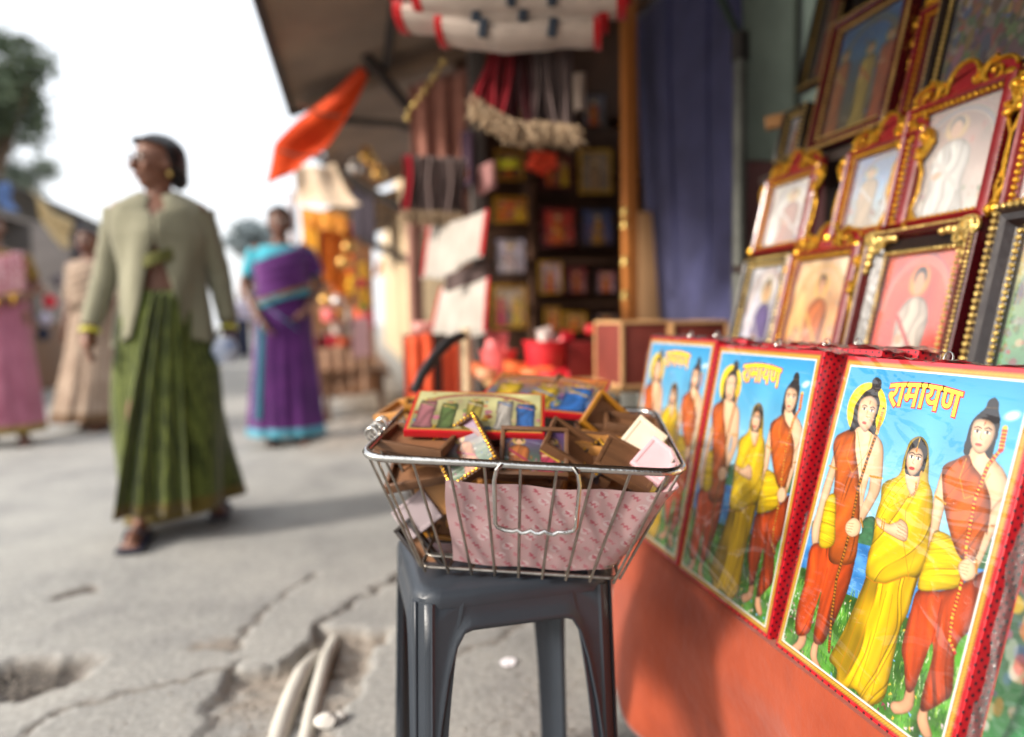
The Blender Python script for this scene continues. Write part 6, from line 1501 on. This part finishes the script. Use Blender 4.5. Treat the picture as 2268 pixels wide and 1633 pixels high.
def pot(label, px, py, d, r, mt, g='pots and brassware at the far stall'):
    p = at(px, py, d); m = Matrix.Translation(p)
    tag(MB().lathe([(.3 * r, -r), (.75 * r, -.8 * r), (r, -.1 * r), (.85 * r, .45 * r), (.5 * r, .7 * r), (.5 * r, .85 * r), (.72 * r, 1.0 * r), (.66 * r, 1.0 * r), (.42 * r, .8 * r)], 18, m).build('pot', mt), label, 'pot', g)
pot('brass pot glinting high beside the cream wall', 772, 548, 5.0, .05, BRS); pot('larger brass pot glinting below the first by the cream wall', 762, 582, 5.1, .055, BRS); pot('brass pot on the ground table behind the woman in purple', 722, 665, 5.6, .06, BRS); pot('steel pot beside the brass pot behind the woman in purple', 748, 668, 5.5, .055, SIL)
pot('small brass pot hanging highest under the third awning', 812, 345, 4.5, .05, BRS); pot('steel pot hanging under the third awning beside the brass one', 785, 372, 4.6, .045, SIL); pot('dull brass pot hanging near the dark tarpaulin', 838, 385, 4.4, .045, BRS); pot('small brass pot hanging near the strut of the second stall', 826, 360, 4.5, .035, BRS)
drape('table_skirt', 'brown cloth hanging in front of the low cluttered table', 'cloth', at(705, 762, 5.6), at(815, 757, 5.55), .40, mat('dusty brown cloth', (150, 116, 92), .9, .3, 6), .02, 4)
ft = thing('stall_table', 'low cluttered table of the far stall behind the woman in purple', 'table', (0, 0, 0))
p = at(745, 760, 5.8); MB().box((p.x + .15, p.y + .6, .42), (.55, 1.8, .04)).build('tabletop', WOOD, ft)
for dx in (-.08, .36):
    for dy in (-.2, 1.4): MB().box((p.x + dx, p.y + dy, .2), (.05, .05, .40)).build('leg', WOOD, ft)
for k in range(21):
    px = rr.uniform(712, 815); py = rr.uniform(690, 760); q = at(px, py, rr.uniform(5.2, 6.0)); c = [MR, ORC, WHT, BRS, GREYB, PNK, MAROON][k % 7]
    s = rr.uniform(.05, .10); cn = ['red', 'bright orange', 'white', 'brassy', 'grey', 'pink', 'maroon'][k % 7] + (' box lying among the wares of the far stall' if k < 7 else ' box near the brassware of the far stall' if k < 14 else ' box standing higher among the wares of the far stall')
    tag(MB().box((q.x, q.y, max(q.z, .44 + s / 2)), (s, s * .8, s * rr.uniform(.7, 1.5)), rot=(0, 0, rr.uniform(0, 1)), bev=.01).build('ware_box', c), cn, 'box', 'boxed wares of the far stall')
box_thing('stall_backing', 'dark back of the far stall behind the orange cloths', 'stall back', (-.215, 7.9, .95), (.69, .1, 1.9), mat('warm dark boards', (120, 82, 54), .8, .4, 4, .2, 30))
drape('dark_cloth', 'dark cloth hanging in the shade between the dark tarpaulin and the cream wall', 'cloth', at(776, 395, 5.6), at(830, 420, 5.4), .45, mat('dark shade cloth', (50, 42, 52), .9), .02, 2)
# far stretch of stalls
for i, (x, y, c, l) in enumerate(((1.75, 17, AMB, 'amber roofed far stall beyond the cream wall'), (2.2, 24, TARP, 'brown roofed far stall near the end of the street'))):
    t = thing('far_stall', l, 'stall', (x, y, 0), 0, 'far stalls')
    MB().box((.3, 0, 1.1), (2.2, 4.4, 2.2)).build('walls', CREAM, t); MB().grid(lambda u, v: (-1.4 + 3.2 * u, -2.6 + 5.2 * v, 2.1 + .7 * u), 4, 4).build('roof', c, t, solid=.02)

# ------------------------------------------------------------------ stalls and trees on the left side
LT = cloth_mat('charcoal tarpaulin', (60, 62, 66), (80, 82, 84), translucent=.06, scale=3)
ls = thing('left_stall', 'dark tarpaulin stall on the left side of the street behind the pink sari', 'stall', (0, 0, 0))
q = [at(-260, 240, 8.0), at(-30, 355, 8.2), at(130, 452, 8.8), at(125, 520, 11.0)]
MB().grid(lambda u, v: (Vector((-7.2, 7.2, 3.3)).lerp(Vector((-3.55, 7.6, 2.35)), u)).lerp(Vector((-7.2, 13.5, 3.2)).lerp(Vector((-3.8, 13.5, 2.3)), u), v) + Vector((0, 0, -.08 * math.sin(PI * u))), 12, 10).build('roof', LT, ls, angle=80, solid=.02)
for x, y in ((-3.7, 7.8), (-3.85, 10.6), (-3.95, 13.3)): MB().box((x, y, 1.15), (.08, .08, 2.3)).build('post', DARK, ls)
MB().box((-5.6, 10.4, 1.3), (.1, 6, 2.6)).build('back_wall', DARK, ls)
_pw = [at(-120, 320, 13), at(128, 462, 13), at(150, 490, 13), at(226, 548, 13)]
MB().prism([(p.x, p.z) for p in _pw] + [(_pw[-1].x, 0), (_pw[0].x, 0)], Matrix.Translation((0, _pw[1].y, 0)), .1).build('side_wall', mat('grey brown boards', (104, 98, 96), .8, .25, 2), ls)
MB().box((-4.6, 10, .45), (.9, 4.5, .9)).build('counter', WOOD, ls)
BUFF = cloth_mat('yellow buff cloth', (196, 172, 118), (214, 192, 140), translucent=.35)
def quadcloth(name, label, cat, pts, mt, sag=.06):
    a, b, c, d = [Vector(p) for p in pts]
    mb = MB(); mb.grid(lambda u, v: a.lerp(b, u).lerp(d.lerp(c, u), v) + Vector((.02 * math.sin(8 * v), .05 * math.sin(7 * u), -sag * math.sin(PI * u))), 16, 10)
    return tag(mb.build(name, mt, angle=80, solid=.004), label, cat)
quadcloth('hanging_cloth', 'buff yellow cloth strung below the dark roof on the left', 'cloth', [at(66, 418, 7.4), at(158, 488, 8.4), at(152, 548, 8.4), at(112, 528, 7.6)], BUFF)
quadcloth('hanging_cloth', 'pink cloth strung after the buff yellow one on the left', 'cloth', [at(166, 492, 8.8), at(214, 530, 9.4), at(206, 552, 9.4), at(170, 528, 8.8)], cloth_mat('strung pink cloth', (190, 96, 110), (206, 124, 134), translucent=.3))
quadcloth('hanging_cloth', 'dark cloth between the buff and the pink cloths on the left', 'cloth', [at(156, 488, 8.6), at(172, 490, 8.7), at(206, 560, 9.4), at(160, 560, 8.8)], NVY)
quadcloth('blue_tarp', 'blue tarpaulin piece above the head of the woman in pink', 'tarpaulin', [at(-40, 395, 6.8), at(14, 402, 6.8), at(34, 470, 6.9), at(-30, 425, 6.8)], cloth_mat('blue tarp', (80, 110, 170), (110, 140, 190), translucent=.2))
for i, (px, py) in enumerate(((92, 640), (110, 668), (100, 706), (128, 622), (96, 740))):
    q = at(px, py, 8.6); tag(MB().ball(q, (.08, .06, .09), u=10, v=7).build('bundle', [WHT, MR, LIL, GRYC, NVY][i]), ('white bundle', 'red bundle', 'lilac bundle', 'grey bundle', 'navy bundle')[i] + ' piled on the left stall beside the pink sari', 'bundle', 'bundles on the left stall')
ls2 = thing('left_stall', 'second stall on the left, farther on behind the beige sari', 'stall', (0, 0, 0))
MB().grid(lambda u, v: (-7.5 + 3.3 * u, 15 + 6 * v, 2.9 - .9 * u), 6, 6).build('roof', LT, ls2, solid=.02); MB().box((-6, 18, 1.2), (.1, 6, 2.4)).build('back_wall', REDW, ls2); MB().box((-5.2, 18, .45), (1.2, 5, .9)).build('counter', WOOD, ls2)
for y in (15.2, 20.8): MB().box((-4.3, y, 1.0), (.08, .08, 2.0)).build('post', DARK, ls2)

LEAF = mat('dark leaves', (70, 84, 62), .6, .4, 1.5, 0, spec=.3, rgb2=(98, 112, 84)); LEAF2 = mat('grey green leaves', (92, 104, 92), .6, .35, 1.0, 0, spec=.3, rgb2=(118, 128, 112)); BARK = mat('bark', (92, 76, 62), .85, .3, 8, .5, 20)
def tree(label, base, height, crown_c, crown_r, n, leaf, mt, seed, clumps=26):
    t = thing('tree', label, 'tree', base, 0, 'trees beyond the stalls'); rr = random.Random(seed); b = Vector(base); cc = Vector(crown_c) - b
    mb = MB(); top = cc * .85; mb.tube([(0, 0, -.1), top * .35 + Vector((.1, 0, 0)), top * .7, top], [.045 * height, .036 * height, .024 * height, .010 * height], 10)
    cl = []
    for k in range(clumps):
        v = Vector((rr.gauss(0, 1), rr.gauss(0, 1), rr.gauss(0, .8))).normalized() * rr.uniform(.35, 1.0)
        c = cc + Vector((v.x * crown_r[0], v.y * crown_r[1], v.z * crown_r[2])); cl.append(c)
        if k % 2 == 0: mb.tube([top * .55, (top * .55).lerp(c, .55) + Vector((0, 0, -.1)), c], [.014 * height, .008 * height, .003 * height], 6)
    mb.build('trunk', BARK, t)
    co, f = [], []
    for k in range(n):
        c = cl[rr.randrange(len(cl))]; r = crown_r[0] * .30
        p = c + Vector((rr.gauss(0, r * .55), rr.gauss(0, r * .55), rr.gauss(0, r * .42)))
        a = Vector((rr.gauss(0, 1), rr.gauss(0, 1), rr.gauss(0, .6))).normalized(); q = a.orthogonal().normalized(); w = a.cross(q); l = leaf * rr.uniform(.6, 1.3)
        i = len(co); co += [p - a * l, p + q * l * .45 + w * l * .1, p + a * l, p - q * l * .45 + w * l * .1]; f.append((i, i + 1, i + 2, i + 3))
    me = bpy.data.meshes.new('crown'); me.from_pydata([v[:] for v in co], [], f); ob('crown', me, mt, t); return t
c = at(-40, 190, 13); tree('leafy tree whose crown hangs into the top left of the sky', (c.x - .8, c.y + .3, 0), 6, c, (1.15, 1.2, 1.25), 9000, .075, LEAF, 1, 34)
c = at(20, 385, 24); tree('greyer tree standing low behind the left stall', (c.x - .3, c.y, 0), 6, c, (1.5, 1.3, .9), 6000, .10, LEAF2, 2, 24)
c = at(556, 525, 60); tree('hazy distant tree at the end of the street', (c.x, c.y, 0), 8, c, (2.0, 2.0, 1.6), 4000, .25, mat('far leaves with painted haze', (128, 140, 142), .8, .2, 1, rgb2=(150, 160, 162)), 3, 20)  # distance haze is put into the pale leaf colour of both far trees
c = at(600, 560, 70); tree('second hazy distant tree, lower, at the end of the street', (c.x, c.y, 0), 7, c, (2.6, 2.0, 1.4), 4000, .25, mat('far leaves with painted haze', (128, 140, 142)), 4, 20)
